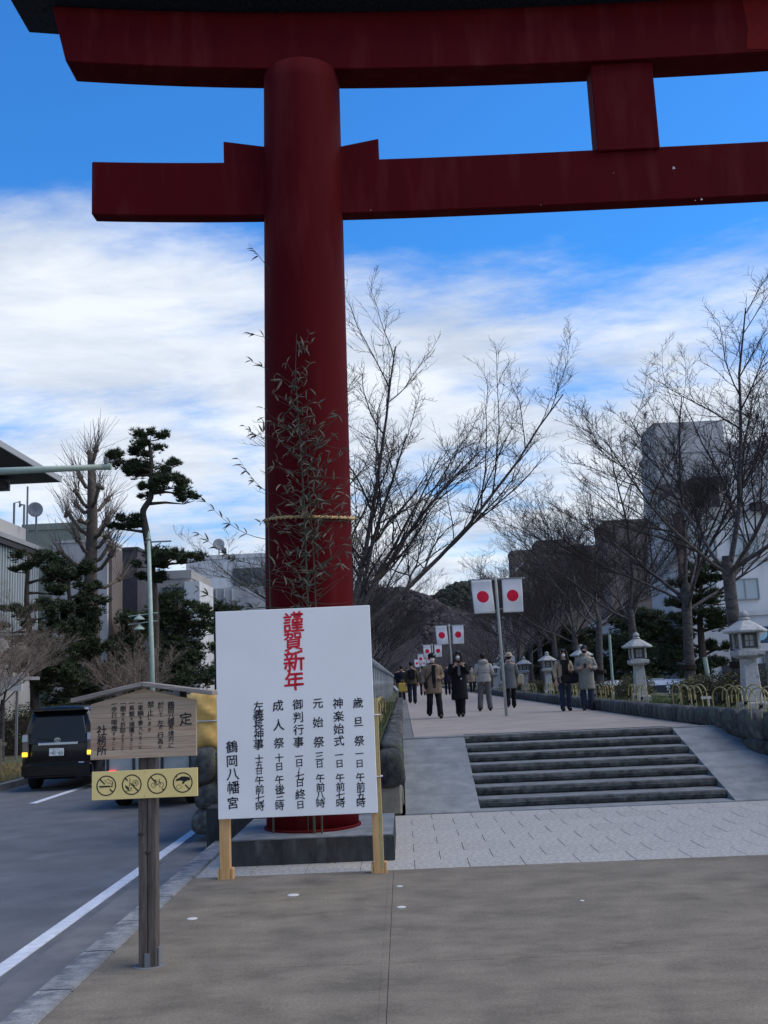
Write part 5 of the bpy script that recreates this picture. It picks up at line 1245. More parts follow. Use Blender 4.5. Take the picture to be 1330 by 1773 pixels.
b = lbuild('grey apartment block far behind the left pines', -120, 60, 960, 90, 12, 'conc_grey', .3); face_windows(b, 'y', 90, PX(-30, 0, 90).x, PX(58, 0, 90).x, 4, 5, 2, 11, 1.6, 1.3)
b = lbuild('low pale building glimpsed between the left pine trunks', 40, 330, 1120, 66.5, 3, 'conc_white', .2); face_windows(b, 'y', 66.5, PX(60, 0, 66).x, PX(320, 0, 66).x, 1, 9, .8, 2.6, 1.1, 1.2)
# small things on the roofs
def dish(px, py, Y, r, lab, ph=1.2):
    p = PX(px, py, Y); t = thing('satellite_dish', lab, 'satellite dish', (p.x, Y+.6, p.z-ph))
    part('mast', MB().tube([(0, .1, 0), (0, .1, ph)], .05, 6), 'grey_metal', t)
    part('reflector', MB().lathe([(.02, .0), (r*.5, .05), (r, .18), (r*.98, .20), (r*.5, .07), (.02, .03)], 20), 'dish', t, loc=(0, 0, ph), rot=(PI/2+.25, 0, .25), smooth=True)
    part('feed_arm', MB().tube([(0, 0, ph), (.1, -r*.9, ph-.1)], .02, 5), 'grey_metal', t)
dish(54, 878, 47, .36, 'grey satellite dish on the hall roof at far left', 1.25); dish(376, 940, 72, .42, 'grey satellite dish on the long white building', 1.3); dish(385, 950, 72, .20, 'smaller satellite dish beside the larger one', .6)
p = PX(47, 905, 46.5); o = part('antenna_mast', MB().tube([(0, 0, 0), (0, 0, 2.8)], .045, 6), 'grey_metal', None, loc=(p.x, 46.5, 9.0)); tag(o, 'thin antenna mast on the hall roof beside the dish', 'antenna')
p = PX(38, 890, 44); o = part('roof_pipe', MB().tube([(-.35, 0, 0), (-.35, 0, 1.1), (-.1, 0, 1.15), (-.1, 0, .9)], .05, 6).tube([(.1, 0, 0), (.1, 0, 1.0), (-.05, 0, 1.0)], .05, 6), 'grey_metal', None, loc=(p.x, 44, 9.45)); tag(o, 'pair of bent vent pipes on the hall roof', 'vent pipe')
# low roadside things under the far left pines
p = PX(16, 1190, 33); t = thing('bus_shelter', 'white fascia board on posts at the left edge behind the verge', 'shelter', (p.x, 33, 0))
part('fascia', MB().box(-1.8, .42, -.04, .04, PX(16, 1197, 33).z, PX(16, 1173, 33).z), 'conc_white', t); part('roof', MB().box(-1.8, .42, .042, 1.6, PX(16, 1178, 33).z, PX(16, 1172, 33).z), 'awning', t)
for x in (-1.6, .1): part('post', MB().box(x, x+.07, .3, .37, 0, PX(16, 1178, 33).z), 'grey_metal', t)
p = PX(58, 1150, 38); o = part('awning', MB().prism([(-.55, 0), (.62, 0), (.42, .55), (-.40, .55)], 0, 1.2), 'awning', None, loc=(p.x, 38, PX(58, 1155, 38).z)); tag(o, 'small grey awning among the left pines', 'awning')
t = thing('board_fence', 'low weathered board fence on the verge at the left edge', 'fence', (-12.6, 27.0, 0))
for k in range(12): part('board', MB().box(k*.17, k*.17+.13, 0, .03, 0.02, .95+random.uniform(-.03, .03)), 'fence_wood', t)
for z_ in (.35, .75): part('rail', MB().box(-.05, 2.1, .03, .07, z_, z_+.08), 'fence_wood', t)
hd = MB(); 
for k in range(60): leaf_cloud(hd, (random.uniform(-6, 6), random.uniform(-.5, .5), random.uniform(.3, 1.5)), (.7, .5, .45), 160, .10)
hme_ = hd.mesh('leaves', 'pine_needles')
for i, (px, Y, lab) in enumerate(((30, 36, 'dark clipped hedge behind the black minivan'), (200, 44, 'dark hedge across the road behind the wooden sign'), (330, 50, 'dark hedge behind the notice board leg'), (1440, 41, 'dark hedge behind the nearest lantern'), (1190, 58, 'dark hedge behind the second lantern'))):
    p = PX(px, 1200, Y); t = thing('hedge', lab, 'hedge', (p.x, Y, 0), 0, 'dark hedges behind the trees'); link('leaves', hme_, t); part('stems', MB().box(-5.5, 5.5, -.15, .15, 0, 1.2), 'pine_bark', t)

# ------------------------------------------------------------------ street lamp and signal arm
Y = 35.0; p = PX(262, 1100, Y)
t = thing('street_lamp', 'slender pale green lamp post with banner arms and finial left of the notice board', 'lamp post', (p.x, Y, 0))
ht = PX(257, 935, Y).z
part('pole', MB().tube([(.06, 0, 0), (.02, 0, 3), (-.08, 0, ht)], [.11, .085, .065], 12), 'green_metal', t, smooth=True)
part('finial', MB().lathe([(.09, 0), (.10, .05), (.05, .10), (.07, .16), (.03, .26), (.0, .34)], 10), 'green_metal', t, smooth=True, loc=(-.08, 0, ht))
part('banner_arm', MB().box(-.25, .72, -.02, .02, ht-.10, ht-.05).bar((.0, 0, ht-.32), (.35, 0, ht-.12), .03), 'grey_metal', t)
for py in (1064, 1078): z = PX(258, py, Y).z; part('cross_arm', MB().tube([(-.80, 0, z-.04), (.22, 0, z+.05)], .02, 6), 'green_metal', t)
for py in (1071, 1088):
    z = PX(240, py, Y).z; part('lamp_head', MB().lathe([(.20, -.04), (.16, .02), (.05, .10), (.02, .16)], 12), 'green_metal', t, loc=(-.42, 0, z))
Y = 17.0
t = thing('signal_arm', 'grey green horizontal mast arm with a small camera at its tip', 'mast arm', (-9.9, Y, 0))
a, bq = PX(-140, 822, Y), PX(192, 808, Y)
part('arm', MB().tube([(a.x+9.9, 0, a.z), (bq.x+9.9, 0, bq.z)], [.075, .048], 14), 'green_metal', t, smooth=True)
part('end_cap', MB().tube([(bq.x+9.9-.13, 0, bq.z), (bq.x+9.9+.01, 0, bq.z)], .056, 14), 'green_metal', t)
part('mast', MB().tube([(a.x+9.9, 0, -.2), (a.x+9.9, 0, a.z+.2)], .11, 12), 'green_metal', t)
cm = part('camera_box', MB().box(-.035, .035, -.05, .05, .05, .16), 'grey_metal', t, loc=(bq.x+9.9-.08, 0, bq.z), bevel=.008); part('bracket', MB().box(.035, .14, -.01, .01, .075, .095), 'grey_metal', cm)

# ================================================================== VEHICLES
def wheel(parent, x, y, r, w=.2):
    t_ = part('wheel', MB().lathe([(r*.6, -w/2), (r*.93, -w/2), (r, -w/2+.03), (r, w/2-.03), (r*.93, w/2), (r*.6, w/2)], 24), 'rubber', parent, loc=(x, y, r), rot=(0, PI/2, 0), smooth=False)
    part('rim', MB().lathe([(r*.58, -w*.42), (r*.62, -w*.45), (r*.62, w*.45), (r*.2, w*.40), (r*.1, w*.44)], 16), 'rim', t_); return t_
def sect(y, w, zl, zb, zr, tw, lean=0.0, n=0):
    H_ = [(0, zl), (.72*w, zl), (.95*w, zl+.07), (w, zl+.22), (w*1.0, (zl+zb)/2+.05), (w*.985, zb), (w*.985-(w-tw)*.45, zb+(zr-zb)*.5), (tw, zr-.10), (tw*.86, zr-.02), (tw*.5, zr+.01), (0, zr+.02)]
    full = H_+[(-x, z) for x, z in H_[-2:0:-1]]
    return [(x, y+lean*max(0, z-zb), z) for x, z in full]
def car(label, loc, rz, body, L=4.6, w=.845, H_=1.84, hood=.95, cat='minivan', nm='minivan', grp=None):
    t = thing(nm, label, cat, loc, rz, grp); zb = 1.0*H_/1.84 if H_ > 1.6 else .88; tw = w*.80
    S = [sect(.0, w*.90, .42, zb, H_-.10, tw*.92, .16), sect(.05, w*.97, .30, zb, H_-.03, tw*.97, .16), sect(.16, w, .24, zb, H_, tw, .10), sect(.6, w, .22, zb, H_, tw), sect(L*.5, w, .22, zb, H_, tw), sect(L*.68, w, .22, zb, H_-.04, tw*.98), sect(L*.86, w*.98, .22, zb*.98, zb+.12, tw), sect(L*.97, w*.93, .26, zb*.85, zb*.88, tw*.9), sect(L, w*.82, .36, zb*.7, zb*.75, tw*.8)]
    part('body', MB().loft(S), body, t, smooth=True, bevel=0)
    # rear glass, side glass
    sl = .16
    def rp(x, z, o=.0): return (x, -.012-o+sl*max(0, z-zb)*1.0+.0, z)
    k = .70
    g_ = MB(); gw0, gw1 = w*.80, tw*.80
    g_.add([rp(-gw0, zb+.04, .012), rp(gw0, zb+.04, .012), rp(gw1, H_-.20, .012), rp(-gw1, H_-.20, .012), (-gw0, .1, zb+.04), (gw0, .1, zb+.04), (gw1, .28, H_-.2), (-gw1, .28, H_-.2)], np.array([(0, 1, 2, 3), (4, 7, 6, 5), (0, 4, 5, 1), (1, 5, 6, 2), (2, 6, 7, 3), (3, 7, 4, 0)]))
    part('rear_window', g_, 'car_glass', t, bevel=.01)
    for s_ in (-1, 1):
        for (ya, yb) in ((.45, 1.45), (1.52, 2.35), (2.42, 3.05)):
            xa, xb = w*.985+.004, tw+.03; f = lambda z: (w*.985-(w-tw)*((z-zb)/(H_-zb)))*s_+.012*s_
            z0, z1 = zb+.04, H_-.22
            part('side_window', MB().add([(f(z0), ya, z0), (f(z0), yb, z0), (f(z1), yb, z1), (f(z1), ya+.08, z1), (f(z0)-.05*s_, ya, z0), (f(z0)-.05*s_, yb, z0), (f(z1)-.05*s_, yb, z1), (f(z1)-.05*s_, ya+.08, z1)], np.array([(0, 1, 2, 3), (4, 7, 6, 5), (0, 4, 5, 1), (1, 5, 6, 2), (2, 6, 7, 3), (3, 7, 4, 0)])), 'car_glass', t)
        part('wing_mirror', MB().box(min(s_*w, s_*(w+.2)), max(s_*w, s_*(w+.2)), L*.66, L*.66+.1, zb+.0, zb+.18), body, t, bevel=.03)
    r = .33 if H_ > 1.6 else .30
    for x in (-w+.10, w-.10):
        for y in (.78, L-.85): wheel(t, x, y, r)
    return t, zb
van, zb = car('black minivan with lit amber hazard lamps pulled over at the far kerb', (-7.86, 23.3, -.12), 0.02, 'car_black', grp=None)
w = .845
part('roof_spoiler', MB().prism([(-.66, 1.76), (.66, 1.76), (.60, 1.82), (-.60, 1.82)], -.06, .25), 'car_black', van, bevel=.015)
part('tailgate_trim', MB().box(-.44, .46, -.055, -.02, 1.005, 1.065), 'chrome', van, bevel=.01)
part('bumper', MB().box(-.80, .80, -.10, .12, .30, .62), 'car_black', van, bevel=.05, seg=3)
part('bumper_reflector', MB().box(.50, .62, -.106, -.09, .60, .625), 'lamp_clear', van)
pl = part('number_plate', MB().box(-.165, .165, -.075, -.06, .77, .935), 'plate_white', van, bevel=.004, loc=(-.01, 0, 0))
m_ = MB()
for i, ch in enumerate('41-65'):
    put_glyph(m_, ch, -.085+.052*i, .835, .085 if ch != '-' else .03, -.0765, brush=False)
put_glyph(m_, 'か', -.135, .835, .035, -.0765, brush=False)
for i, ch in enumerate('湘南 301'): 
    if ch != ' ': put_glyph(m_, ch, -.07+.028*i, .905, .026, -.0765, brush=False)
link('lettering', m_.mesh('lettering', 'plate_green'), pl)
m_ = MB()
def ell(mb, cx, cz, rx, rz, wd, y, k=28):
    a = np.arange(k)*2*PI/k; V = [(cx+(rx+d)*math.cos(t), y, cz+(rz+d)*math.sin(t)) for d in (0, wd) for t in a]+[(cx+(rx+d)*math.cos(t), y+.012, cz+(rz+d)*math.sin(t)) for d in (0, wd) for t in a]
    F = [];
    for i in range(k): j = (i+1) % k; F += [(i, j, k+j, k+i), (2*k+i, 3*k+i, 3*k+j, 2*k+j), (k+i, k+j, 3*k+j, 3*k+i), (i, 2*k+i, 2*k+j, j)]
    mb.add(V, np.array(F))
ell(m_, 0, 1.115, .062, .042, .010, -.050); ell(m_, 0, 1.115, .018, .040, .008, -.053); ell(m_, 0, 1.132, .042, .016, .008, -.056)
part('emblem', m_, 'chrome', van)
for s_ in (-1, 1):
    x0_, x1_ = sorted((s_*.665, s_*.80))
    hl = part('tail_lamp', MB().box(x0_, x1_, -.045, .16, .74, 1.27), 'lamp_smoke', van, bevel=.025, seg=2)
    part('clear_lens', MB().box(x0_+.008, x1_-.008, -.056, -.044, 1.10, 1.25), 'lamp_clear', hl, bevel=.004)
    part('indicator', MB().box(x0_+.010, x1_-.010, -.060, -.044, .775, .865), 'lamp_amber', hl, bevel=.004)
part('rear_wiper', MB().bar((-.05, -.02, 1.10), (-.48, .0, 1.16), .018), 'rubber', van)
part('roof_rail', MB().box(-.55, .55, .4, .42, 1.865, 1.88), 'car_black', van)
# parked pale cars on the right, roofs above the shrubs
for px, Y, rz, mm, lab in ((1128, 40.5, 1.55, 'car_white', 'white parked car showing its windscreen and roof behind the second lantern'), (1075, 44, 1.5, 'car_white', 'second white parked car left of the second lantern')):
    p = PX(px, 1180, Y); c_, _z = car(lab, (p.x+2.0, Y, .02), rz, mm, 4.2, .80, 1.62, cat='car', nm='parked_car', grp='parked cars on the right')
# truck seen from behind, mostly hidden by the wooden sign
tr = thing('flatbed_truck', 'small flatbed truck with pale tail boards and a lit red lamp behind the wooden sign', 'truck', (-4.72, 19.0, -.12))
part('bed', MB().box(-.80, .80, 0, 3.1, .58, .66), 'truck_dark', tr); part('tail_board', MB().box(-.80, .80, -.03, .02, .66, 1.02), 'truck_grey', tr, bevel=.008)
for x in (-.78, -.30, .22, .74): part('board_rib', MB().box(x, x+.05, -.05, -.031, .66, 1.02), 'truck_dark', tr)
for s_ in (-1, 1): part('side_board', MB().box(s_*.80-.02, s_*.80+.02, .021, 3.1, .66, 1.02), 'truck_grey', tr, bevel=.006)
for x in (-.35, .27): part('chassis_rail', MB().box(x, x+.08, 0, 4.6, .40, .578), 'truck_dark', tr)
cb = part('cab', MB().loft([sect(3.2, .76, .35, 1.05, 1.80, .68), sect(3.3, .78, .33, 1.05, 1.84, .70), sect(4.2, .78, .33, 1.05, 1.84, .70), sect(4.7, .76, .33, 1.0, 1.5, .62), sect(4.8, .70, .40, .9, 1.2, .55)]), 'truck_grey', tr, smooth=True)
part('rear_glass', MB().box(-.5, .5, 3.17, 3.23, 1.20, 1.65), 'car_glass', cb, bevel=.01)
part('rear_frame', MB().box(-.8, .8, -.02, .04, .42, .56), 'truck_dark', tr)
tl = part('tail_lamp', MB().box(-.76, -.50, -.06, -.021, .50, .62), 'lamp_smoke', tr, bevel=.01); part('lit_lens', MB().box(-.74, -.60, -.068, -.06, .53, .70), 'lamp_red', tl)
tl = part('tail_lamp', MB().box(.50, .76, -.06, -.021, .50, .62), 'lamp_smoke', tr, bevel=.01)
for y in (.75, 4.0):
    for x in (-.66, .66): wheel(tr, x, y, .34, .24 if y < 1 else .18)
for s_ in (-.66, .66): part('mud_flap', MB().box(s_-.14, s_+.14, .30, .32, .18, .56), 'rubber', tr)
part('cargo_net', MB().tube([(.05, -.06, 1.05), (.35, -.06, .93), (.78, -.06, 1.0)], .012, 5).tube([(-.1, -.06, .9), (.3, -.06, 1.08), (.6, -.06, 1.06)], .012, 5), 'rubber', tr)
# yellow tarpaulin bundle on the corner of the bank
rings = []
for i in range(13):
    t_ = i/12; z = 1.12+.82*t_; r = .86*[.25, .33, .36, .36, .33, .30, .30, .34, .36, .35, .33, .30, .22][i]
    rings.append([(-2.87+r*1.0*math.cos(a)*(1+.10*math.sin(a*5+i)+.06*math.sin(a*9-i*2)), 15.0+r*.9*math.sin(a)*(1+.08*math.sin(a*6+i*1.3)), z+.03*math.sin(a*3+i)) for a in np.arange(36)*2*PI/36])
o = part('tarpaulin_bundle', MB().loft(rings), 'tarp', None, smooth=True); tag(o, 'yellow tarpaulin wrapped bundle between the wooden sign and the notice board', 'tarpaulin bundle')
part('tie_cord', MB().tube([(-2.87+.275*math.cos(a), 15.0+.25*math.sin(a), 1.52) for a in np.linspace(0, 2*PI, 30)], .012, 5), 'white_cloth', o)

# ================================================================== PEOPLE
def skin_body(H, legs, arms, hw):
    V, E, Rr = [], [], []
    def add(p, r, prev=None):
        V.append(Vector(p)); Rr.append(r); i = len(V)-1
        if prev is not None: E.append((prev, i))
        return i
    k = H/1.72
    pel = add((0, 0, .90*k), (.13*k, .10*k)); ch = add((0, .0, 1.16*k), (.13*k, .095*k), pel); sh = add((0, .01*k, 1.37*k), (.12*k, .085*k), ch)
    nk = add((0, .0, 1.47*k), (.05*k, .055*k), sh); ch_ = add((0, -.015*k, 1.545*k), (.062*k, .072*k), nk); hd_ = add((0, -.005*k, 1.62*k), (.078*k, .092*k), ch_); add((0, .0, 1.685*k), (.06*k, .07*k), hd_)
    add((0, -.105*k, 1.585*k), (.012*k, .014*k), hd_)
    for s_, (kn, an) in zip((-1, 1), legs):
        h_ = add((s_*.095*k, 0, .86*k), (.09*k, .09*k), pel); q = add((s_*.10*k+kn[0]*k, kn[1]*k, kn[2]*k), (.058*k, .06*k), h_); a_ = add((s_*.10*k+an[0]*k, an[1]*k, an[2]*k), (.038*k, .042*k), q); add((s_*.105*k+an[0]*k, (an[1]-.15)*k, (an[2]-.05)*k), (.035*k, .025*k), a_)
    for s_, (el, wr, hd2) in zip((-1, 1), arms):
        q0 = add((s_*hw*k, .01*k, 1.38*k), (.06*k, .06*k), sh); q = add((el[0]*k, el[1]*k, el[2]*k), (.042*k, .042*k), q0); w_ = add((wr[0]*k, wr[1]*k, wr[2]*k), (.028*k, .024*k), q)
        d = Vector([hd2[i]-wr[i] for i in range(3)]); pm_ = Vector(wr)+d*.5; side = d.cross(Vector((0, 1, .2))).normalized()*.022
        pal = add(tuple(pm_*k), (.036*k, .018*k), w_)
        for fi, fl in enumerate((.85, 1.0, .93, .78)):
            b0 = Vector(wr)+d*.72+side*(fi-1.5); f1 = add(tuple(b0*k), (.0105*k, .0105*k), pal); add(tuple((b0+d*.45*fl+Vector((0, -.012, -.01)))*k), (.008*k, .008*k), f1)
        tb = Vector(wr)+d*.35+side*-2.1; f1 = add(tuple(tb*k), (.011*k, .011*k), pal); add(tuple((tb+d*.35+side*-.4)*k), (.009*k, .009*k), f1)
    me = bpy.data.meshes.new('person'); me.from_pydata([tuple(v) for v in V], E, []); o = bpy.data.objects.new('tmp', me); C.objects.link(o)
    sm = o.modifiers.new('s', 'SKIN'); sl = me.skin_vertices[0].data
    for i, r in enumerate(Rr): sl[i].radius = r
    sl[0].use_root = True
    o.modifiers.new('u', 'SUBSURF').levels = 1
    dg = bpy.context.evaluated_depsgraph_get(); ev = bpy.data.meshes.new_from_object(o.evaluated_get(dg)); bpy.data.objects.remove(o)
    ev.materials.clear(); ev.materials.append(MATS['skin']); ev.polygons.foreach_set('use_smooth', [True]*len(ev.polygons)); ev.name = 'person'; return ev
def person(label, px, pyf, pyt, rz, coat, hem, pants, legs=None, arms=None, hair='short', mask='mask', hat=None, flare=1.0, scarf=None, hood=None, hw=.17, build=1.0, zf=.94, extra=None, shoes='shoe'):
    base = on_level(px, pyf, zf); top = on_plane_y(px, pyt, base.y); H = (top.z-zf)/1.01
    k = H/1.72
    legs = legs or (((0, -.02, .48), (0, .0, .09)), ((0, -.02, .48), (0, .02, .09)))
    arms = arms or (((-.25, .03, 1.12), (-.24, -.06, .88), (-.24, -.09, .72)), ((.25, .03, 1.12), (.24, -.06, .88), (.24, -.09, .72)))
    me = skin_body(H, legs, arms, hw)
    o = link('person', me, None, loc=base, rot=(0, 0, rz)); tag(o, label, 'person')
    # trousers
    tm_ = MB()
    for s_, (kn, an) in zip((-1, 1), legs):
        P = [Vector((s_*.085, 0, .93)), Vector((s_*.10, 0, .80)), Vector((s_*.10+kn[0], kn[1], kn[2])), Vector((s_*.10+an[0], an[1], an[2]-.02))]
        Q = []; 
        for i in range(13):
            u = i/12*3; j = min(2, int(u)); Q.append(tuple(P[j].lerp(P[j+1], u-j)*k))
        Q = np.array(Q); Q[1:-1] = (Q[:-2]+Q[1:-1]*2+Q[2:])/4
        R0 = np.interp(np.arange(13), [0, 3, 8, 12], [.105, .095, .075, .068])*k*build*(1.0+.05*np.sin(np.arange(13)*2.3)); tm_.tube(Q, R0, 14)
    tr_ = part('trousers', tm_, pants, o, smooth=True)
    for s_, (kn, an) in zip((-1, 1), legs):
        part('shoe', MB().sphere((0, -.06*k, 0), .13*k, 10, .36, 1.0, .40).sphere((0, .02*k, .02*k), .06*k, 8, .8, 1, 1), shoes, o, loc=((s_*.103+an[0])*k, an[1]*k, max(.045*k, (an[2]-.045)*k)), smooth=True)
    # coat
    cm_ = MB(); rings = []; n = 16
    for i in range(n+1):
        t = i/n; z = 1.45-(1.45-hem)*t
        rx = np.interp(z, [hem, .95, 1.10, 1.25, 1.36, 1.42, 1.45], [.185*flare, .19, .175, .195, .20, .13, .075]); ry = np.interp(z, [hem, .95, 1.12, 1.28, 1.38, 1.45], [.155*flare, .15, .135, .14, .12, .07])
        rings.append([((rx*build*math.copysign(abs(math.cos(a))**.85, math.cos(a))+.006*math.sin(a*7+i))*k, (ry*build*math.sin(a)+.006*math.sin(a*5+i*1.7))*k, z*k) for a in np.arange(24)*2*PI/24])
    cm_.loft(rings); ct = part('coat', cm_, coat, o, smooth=True)
    for s_, (el, wr, hd2) in zip((-1, 1), arms):
        A_, B_, C_ = Vector((s_*hw*.95, .01, 1.385)), Vector(el), Vector(wr); P = [A_]+[A_.lerp(B_, u) for u in (.25, .5, .8)]+[B_]+[B_.lerp(C_, u) for u in (.25, .6, .95)]
        P = np.array([tuple(q*k) for q in P]); P[1:-1] = (P[:-2]+P[1:-1]*2+P[2:])/4
        part('sleeve', MB().tube(P, np.array([.072, .078, .072, .066, .064, .060, .056, .052])*k*(build*.5+.5)*1.02, 12), coat, ct, smooth=True)
    part('collar', MB().lathe([(.075*k, 1.40*k), (.085*k, 1.45*k), (.07*k, 1.485*k), (.058*k, 1.48*k)], 16), scarf or coat, ct, smooth=True)
    if hood: part('hood', MB().sphere((0, .085*k, 1.46*k), .135*k, 14, 1.15, .75, .62), hood, ct, smooth=True)
    # head: hair, eyes, mask, hat
    hc = (0, .0, 1.625*k)
    if hair == 'short': part('hair', MB().sphere((0, .022*k, 1.645*k), .105*k, 14, .92, 1.02, 1.0), 'hair', o, smooth=True)
    elif hair == 'long':
        m1 = MB().sphere((0, .025*k, 1.645*k), .108*k, 14, .98, 1.02, 1.02); hr = part('hair', m1, 'hair', o, smooth=True)
        part('hair_length', MB().loft([[(rx*math.cos(a)*k, (.045+ry*math.sin(a))*k, z*k) for a in np.arange(16)*2*PI/16] for z, rx, ry in ((1.66, .09, .07), (1.56, .125, .072), (1.46, .15, .07), (1.38, .16, .06), (1.33, .12, .03))]), 'hair', hr, smooth=True)
        for s_ in (-1, 1): part('lock', MB().tube([(s_*.075*k, -.05*k, 1.69*k), (s_*.098*k, -.07*k, 1.60*k), (s_*.105*k, -.085*k, 1.50*k), (s_*.11*k, -.13*k, 1.40*k), (s_*.10*k, -.15*k, 1.30*k)], np.array([.03, .034, .036, .036, .015])*k, 8), 'hair', hr, smooth=True)
        part('fringe', MB().sphere((0, -.035*k, 1.685*k), .085*k, 12, .95, .75, .5), 'hair', hr, smooth=True)
    elif hair == 'bob': part('hair', MB().sphere((0, .02*k, 1.62*k), .125*k, 14, .98, .98, 1.0), 'hair', o, smooth=True)
    for s_ in (-1, 1): part('eye', MB().sphere((0, 0, 0), .010*k, 8, 1.5, .6, .8), 'hair', o, loc=(s_*.032*k, -.090*k, 1.625*k)); part('ear', MB().sphere((0, 0, 0), .022*k, 8, .4, .8, 1.3), 'skin', o, loc=(s_*.080*k, .0, 1.605*k), smooth=True)
    if mask: part('mask', MB().sphere((0, -.050*k, 1.565*k), .062*k, 12, 1.02, 1.0, .80), mask, o, smooth=True)
    if hat == 'cap':
        h_ = part('cap', MB().sphere((0, .005*k, 1.675*k), .118*k, 14, .95, 1.05, .72), 'black_cloth', o, smooth=True); part('peak', MB().sphere((0, -.12*k, 1.655*k), .07*k, 10, 1.2, 1.1, .18), 'black_cloth', h_, smooth=True); part('badge', MB().box(.03*k, .07*k, -.115*k, -.10*k, 1.675*k, 1.72*k), 'white_cloth', h_)
    elif hat == 'brim':
        h_ = part('hat', MB().lathe([(.17*k, 1.635*k), (.165*k, 1.65*k), (.115*k, 1.67*k), (.108*k, 1.73*k), (.08*k, 1.77*k), (.02*k, 1.78*k)], 18), 'beige_cloth', o, smooth=True)
    elif hat == 'knit': part('hat', MB().sphere((0, .01*k, 1.675*k), .122*k, 14, .95, 1.0, .85), 'grey_cloth', o, smooth=True)
    return o, k
def bag(label, o, loc, sz, mm, nm='bag', rz=0, strap=None):
    M_ = o.matrix_basis; p = Matrix.Translation(o.location) @ Euler(o.rotation_euler).to_matrix().to_4x4() @ Vector(loc)
    b_ = thing(nm, label, 'bag', p, o.rotation_euler.z+rz); part('body', MB().box(-sz[0]/2, sz[0]/2, -sz[1]/2, sz[1]/2, 0, sz[2]), mm, b_, bevel=min(sz)*.3, seg=3)
    if strap: part('strap', MB().tube([tuple(Matrix.Rotation(-rz, 3, 'Z') @ (Vector(q)-Vector(loc))) for q in strap], .013, 6), mm, b_)
    else: part('handle', MB().tube([(-.09, 0, sz[2]), (-.05, 0, sz[2]+.16), (.05, 0, sz[2]+.16), (.09, 0, sz[2])], .010, 6), mm, b_)
    return b_
stride = lambda a, b: (((0, -a, .50), (0, -a-.06, .09)), ((0, b*.35, .47), (0, b, .13)))
low = lambda s, f=.0: ((s*.27, .04, 1.13), (s*.27, -.08-f, .90), (s*.26, -.13-f, .75))
bent = lambda s, z=1.1: ((s*.27, .03, 1.12), (s*.17, -.20, z), (s*.07, -.25, z+.06))
up_ = lambda s: ((s*.25, -.02, 1.14), (s*.13, -.22, 1.33), (s*.05, -.27, 1.42))
m1, k = person('man walking towards us in tan coat, black cap and white mask with crossbody strap', 753, 1244, 1131, .12, 'tan_cloth', .66, 'black_cloth', (((-.02, -.10, .50), (-.03, .06, .16)), ((.02, -.12, .50), (.03, -.22, .09))), (low(-1), bent(1, 1.05)), hat='cap', build=1.12, scarf='black_cloth', flare=1.15)
part('open_front', MB().box(-.045*k, .05*k, -.178*k, -.15*k, .68*k, 1.42*k), 'black_cloth', m1, bevel=.01)
bag('black crossbody bag on the tan coat man', m1, (-.22*k, -.06*k, .78*k), (.10, .20, .22), 'black_cloth', strap=[(-.22*k, -.10*k, .98*k), (-.08*k, -.19*k, 1.2*k), (.10*k, -.15*k, 1.42*k)])
m2, k = person('long haired woman in long black coat and white mask, hands raised to her scarf', 798, 1241, 1127, 0, 'black_cloth', .45, 'black_cloth', (((.05, -.02, .48), (.06, .03, .10)), ((-.03, -.06, .48), (-.05, -.08, .09))), (up_(-1), up_(1)), hair='long', build=1.08, scarf='navy_cloth', flare=1.12)
part('scarf_end', MB().box(-.03*k, .04*k, -.20*k, -.15*k, 1.08*k, 1.40*k), 'grey_cloth', m2, bevel=.01); part('pendant', MB().sphere((.05*k, -.20*k, 1.0*k), .022*k, 8), 'white_cloth', m2)
m3, k = person('person from behind in cream hooded padded jacket and checked trousers', 841, 1231, 1130, PI, 'cream_cloth', .86, 'check_cloth', (((-.02, -.03, .48), (-.05, .0, .09)), ((.02, -.03, .48), (.06, .03, .09))), (bent(-1), bent(1)), mask=None, hood='cream_cloth', build=1.15)
part('jacket_seam', MB().lathe([(.215*k, 0), (.222*k, .012), (.215*k, .024)], 20, (0, 0, 1.12*k), 0, 1, .74), 'grey_cloth', m3)
m4, k = person('person from behind in long grey coat and beige hat, behind the flag pole', 886, 1226, 1131, PI, 'grey_cloth', .62, 'black_cloth', stride(.06, .10), hat='brim', mask=None, flare=1.1, build=1.05)
bag('cream shoulder bag carried by the person in the grey coat', m4, (-.33*k, -.02, .74*k), (.26, .14, .36), 'beige_cloth', strap=[(-.30*k, -.02, 1.0*k), (-.22*k, .0, 1.40*k)])
m5, k = person('person seen from behind in brown jacket with dark backpack, walking away', 715, 1219, 1145, PI, 'brown_cloth', .80, 'navy_cloth', stride(.05, .08), mask=None, build=1.15)
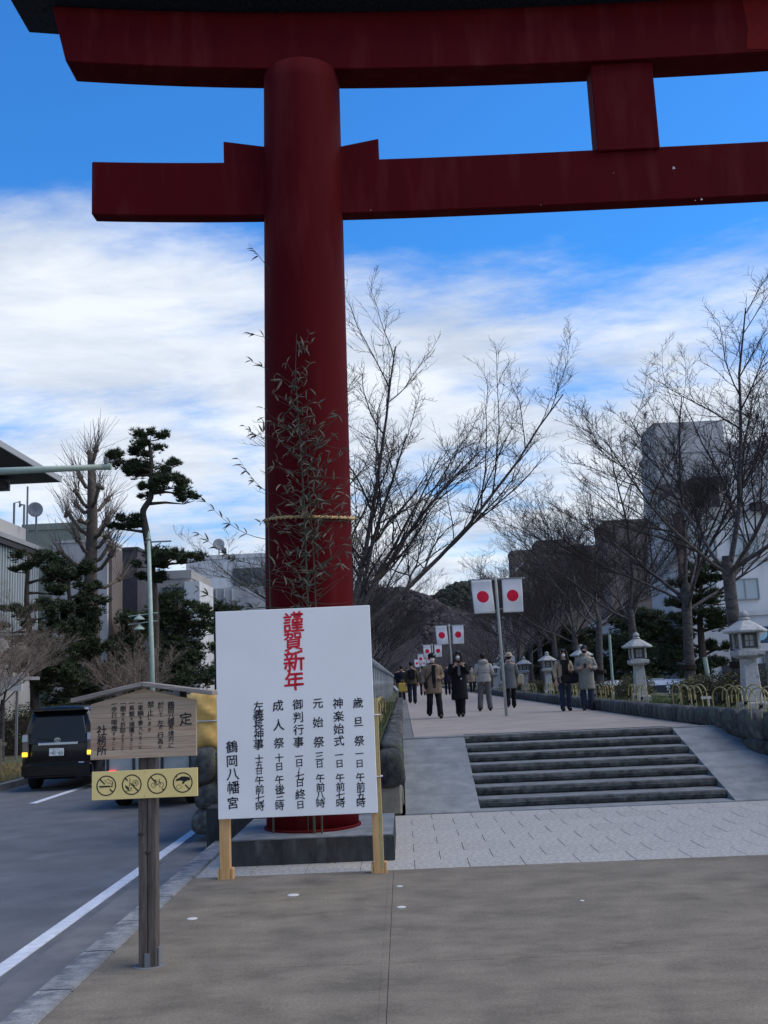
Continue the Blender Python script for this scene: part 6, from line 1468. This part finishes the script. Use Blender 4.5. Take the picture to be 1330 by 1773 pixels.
bp = thing('backpack', 'dark backpack on the brown jacket walker', 'bag', m5.location+Vector((0, -.20, 1.0*k))); part('body', MB().box(-.16, .16, -.09, .09, 0, .46), 'black_cloth', bp, bevel=.05, seg=3); part('pocket', MB().box(-.12, .12, -.13, -.085, .04, .22), 'black_cloth', bp, bevel=.02)
m6, k = person('person in dark navy clothes walking away with a bright yellow bag', 697, 1212, 1152, PI, 'navy_cloth', .80, 'navy_cloth', stride(.06, .12), mask=None)
bag('bright yellow carrier bag held by the dark dressed walker', m6, (-.05, .38, .40*k), (.52, .16, .52), 'yellow_cloth')
m7, k = person('person in beige coat with white scarf behind the long haired woman', 819, 1199, 1152, .1, 'beige_cloth', .68, 'black_cloth', hair='bob', scarf='white_cloth')
m8, k = person('dark coated person half hidden between capped man and black coated woman', 776, 1203, 1150, 0, 'navy_cloth', .7, 'black_cloth', hair='short', mask=None)
m9, k = person('long haired woman in tan jacket, jeans and white mask, left of the couple', 981, 1231, 1124, .15, 'beige_cloth', .80, 'jeans', None, (low(-1), bent(1)), hair='long', build=.95)
part('dark_top', MB().box(-.09*k, .09*k, -.158*k, -.12*k, .84*k, 1.44*k), 'black_cloth', m9, bevel=.01)
bag('black handbag carried between the couple', m9, (-.02, -.30, .78*k), (.34, .14, .24), 'black_cloth')
m10, k = person('person in pale sage coat and black mask looking at a phone beside the tan jacket', 1019, 1230, 1117, -.2, 'sage_cloth', .56, 'jeans', None, (bent(-1, 1.12), bent(1, 1.12)), hair='short', mask='black_cloth', build=1.12, flare=1.1, hood='sage_cloth')
part('phone', MB().box(-.035, .035, -.005, .005, -.07, .07), 'black_cloth', m10, loc=(0, -.29*k, 1.19*k), rot=(-.6, 0, 0))
bag('large black shoulder bag hanging at the sage coat wearer', m10, (-.36*k, -.05, .74*k), (.38, .16, .28), 'black_cloth', strap=[(-.33*k, -.05, .98*k), (-.2*k, .0, 1.42*k)])
m11, k = person('small dark figure far down the left edge of the avenue', 690, 1196, 1157, PI, 'black_cloth', .7, 'black_cloth', mask=None)
m12, k = person('small dark walker just right of the brown jacket person, farther away', 733, 1204, 1153, PI, 'grey_cloth', .7, 'black_cloth', mask=None)
m13, k = person('distant person in white jacket behind the brown jacket walker', 707, 1200, 1156, PI, 'white_cloth', .8, 'navy_cloth', mask=None)
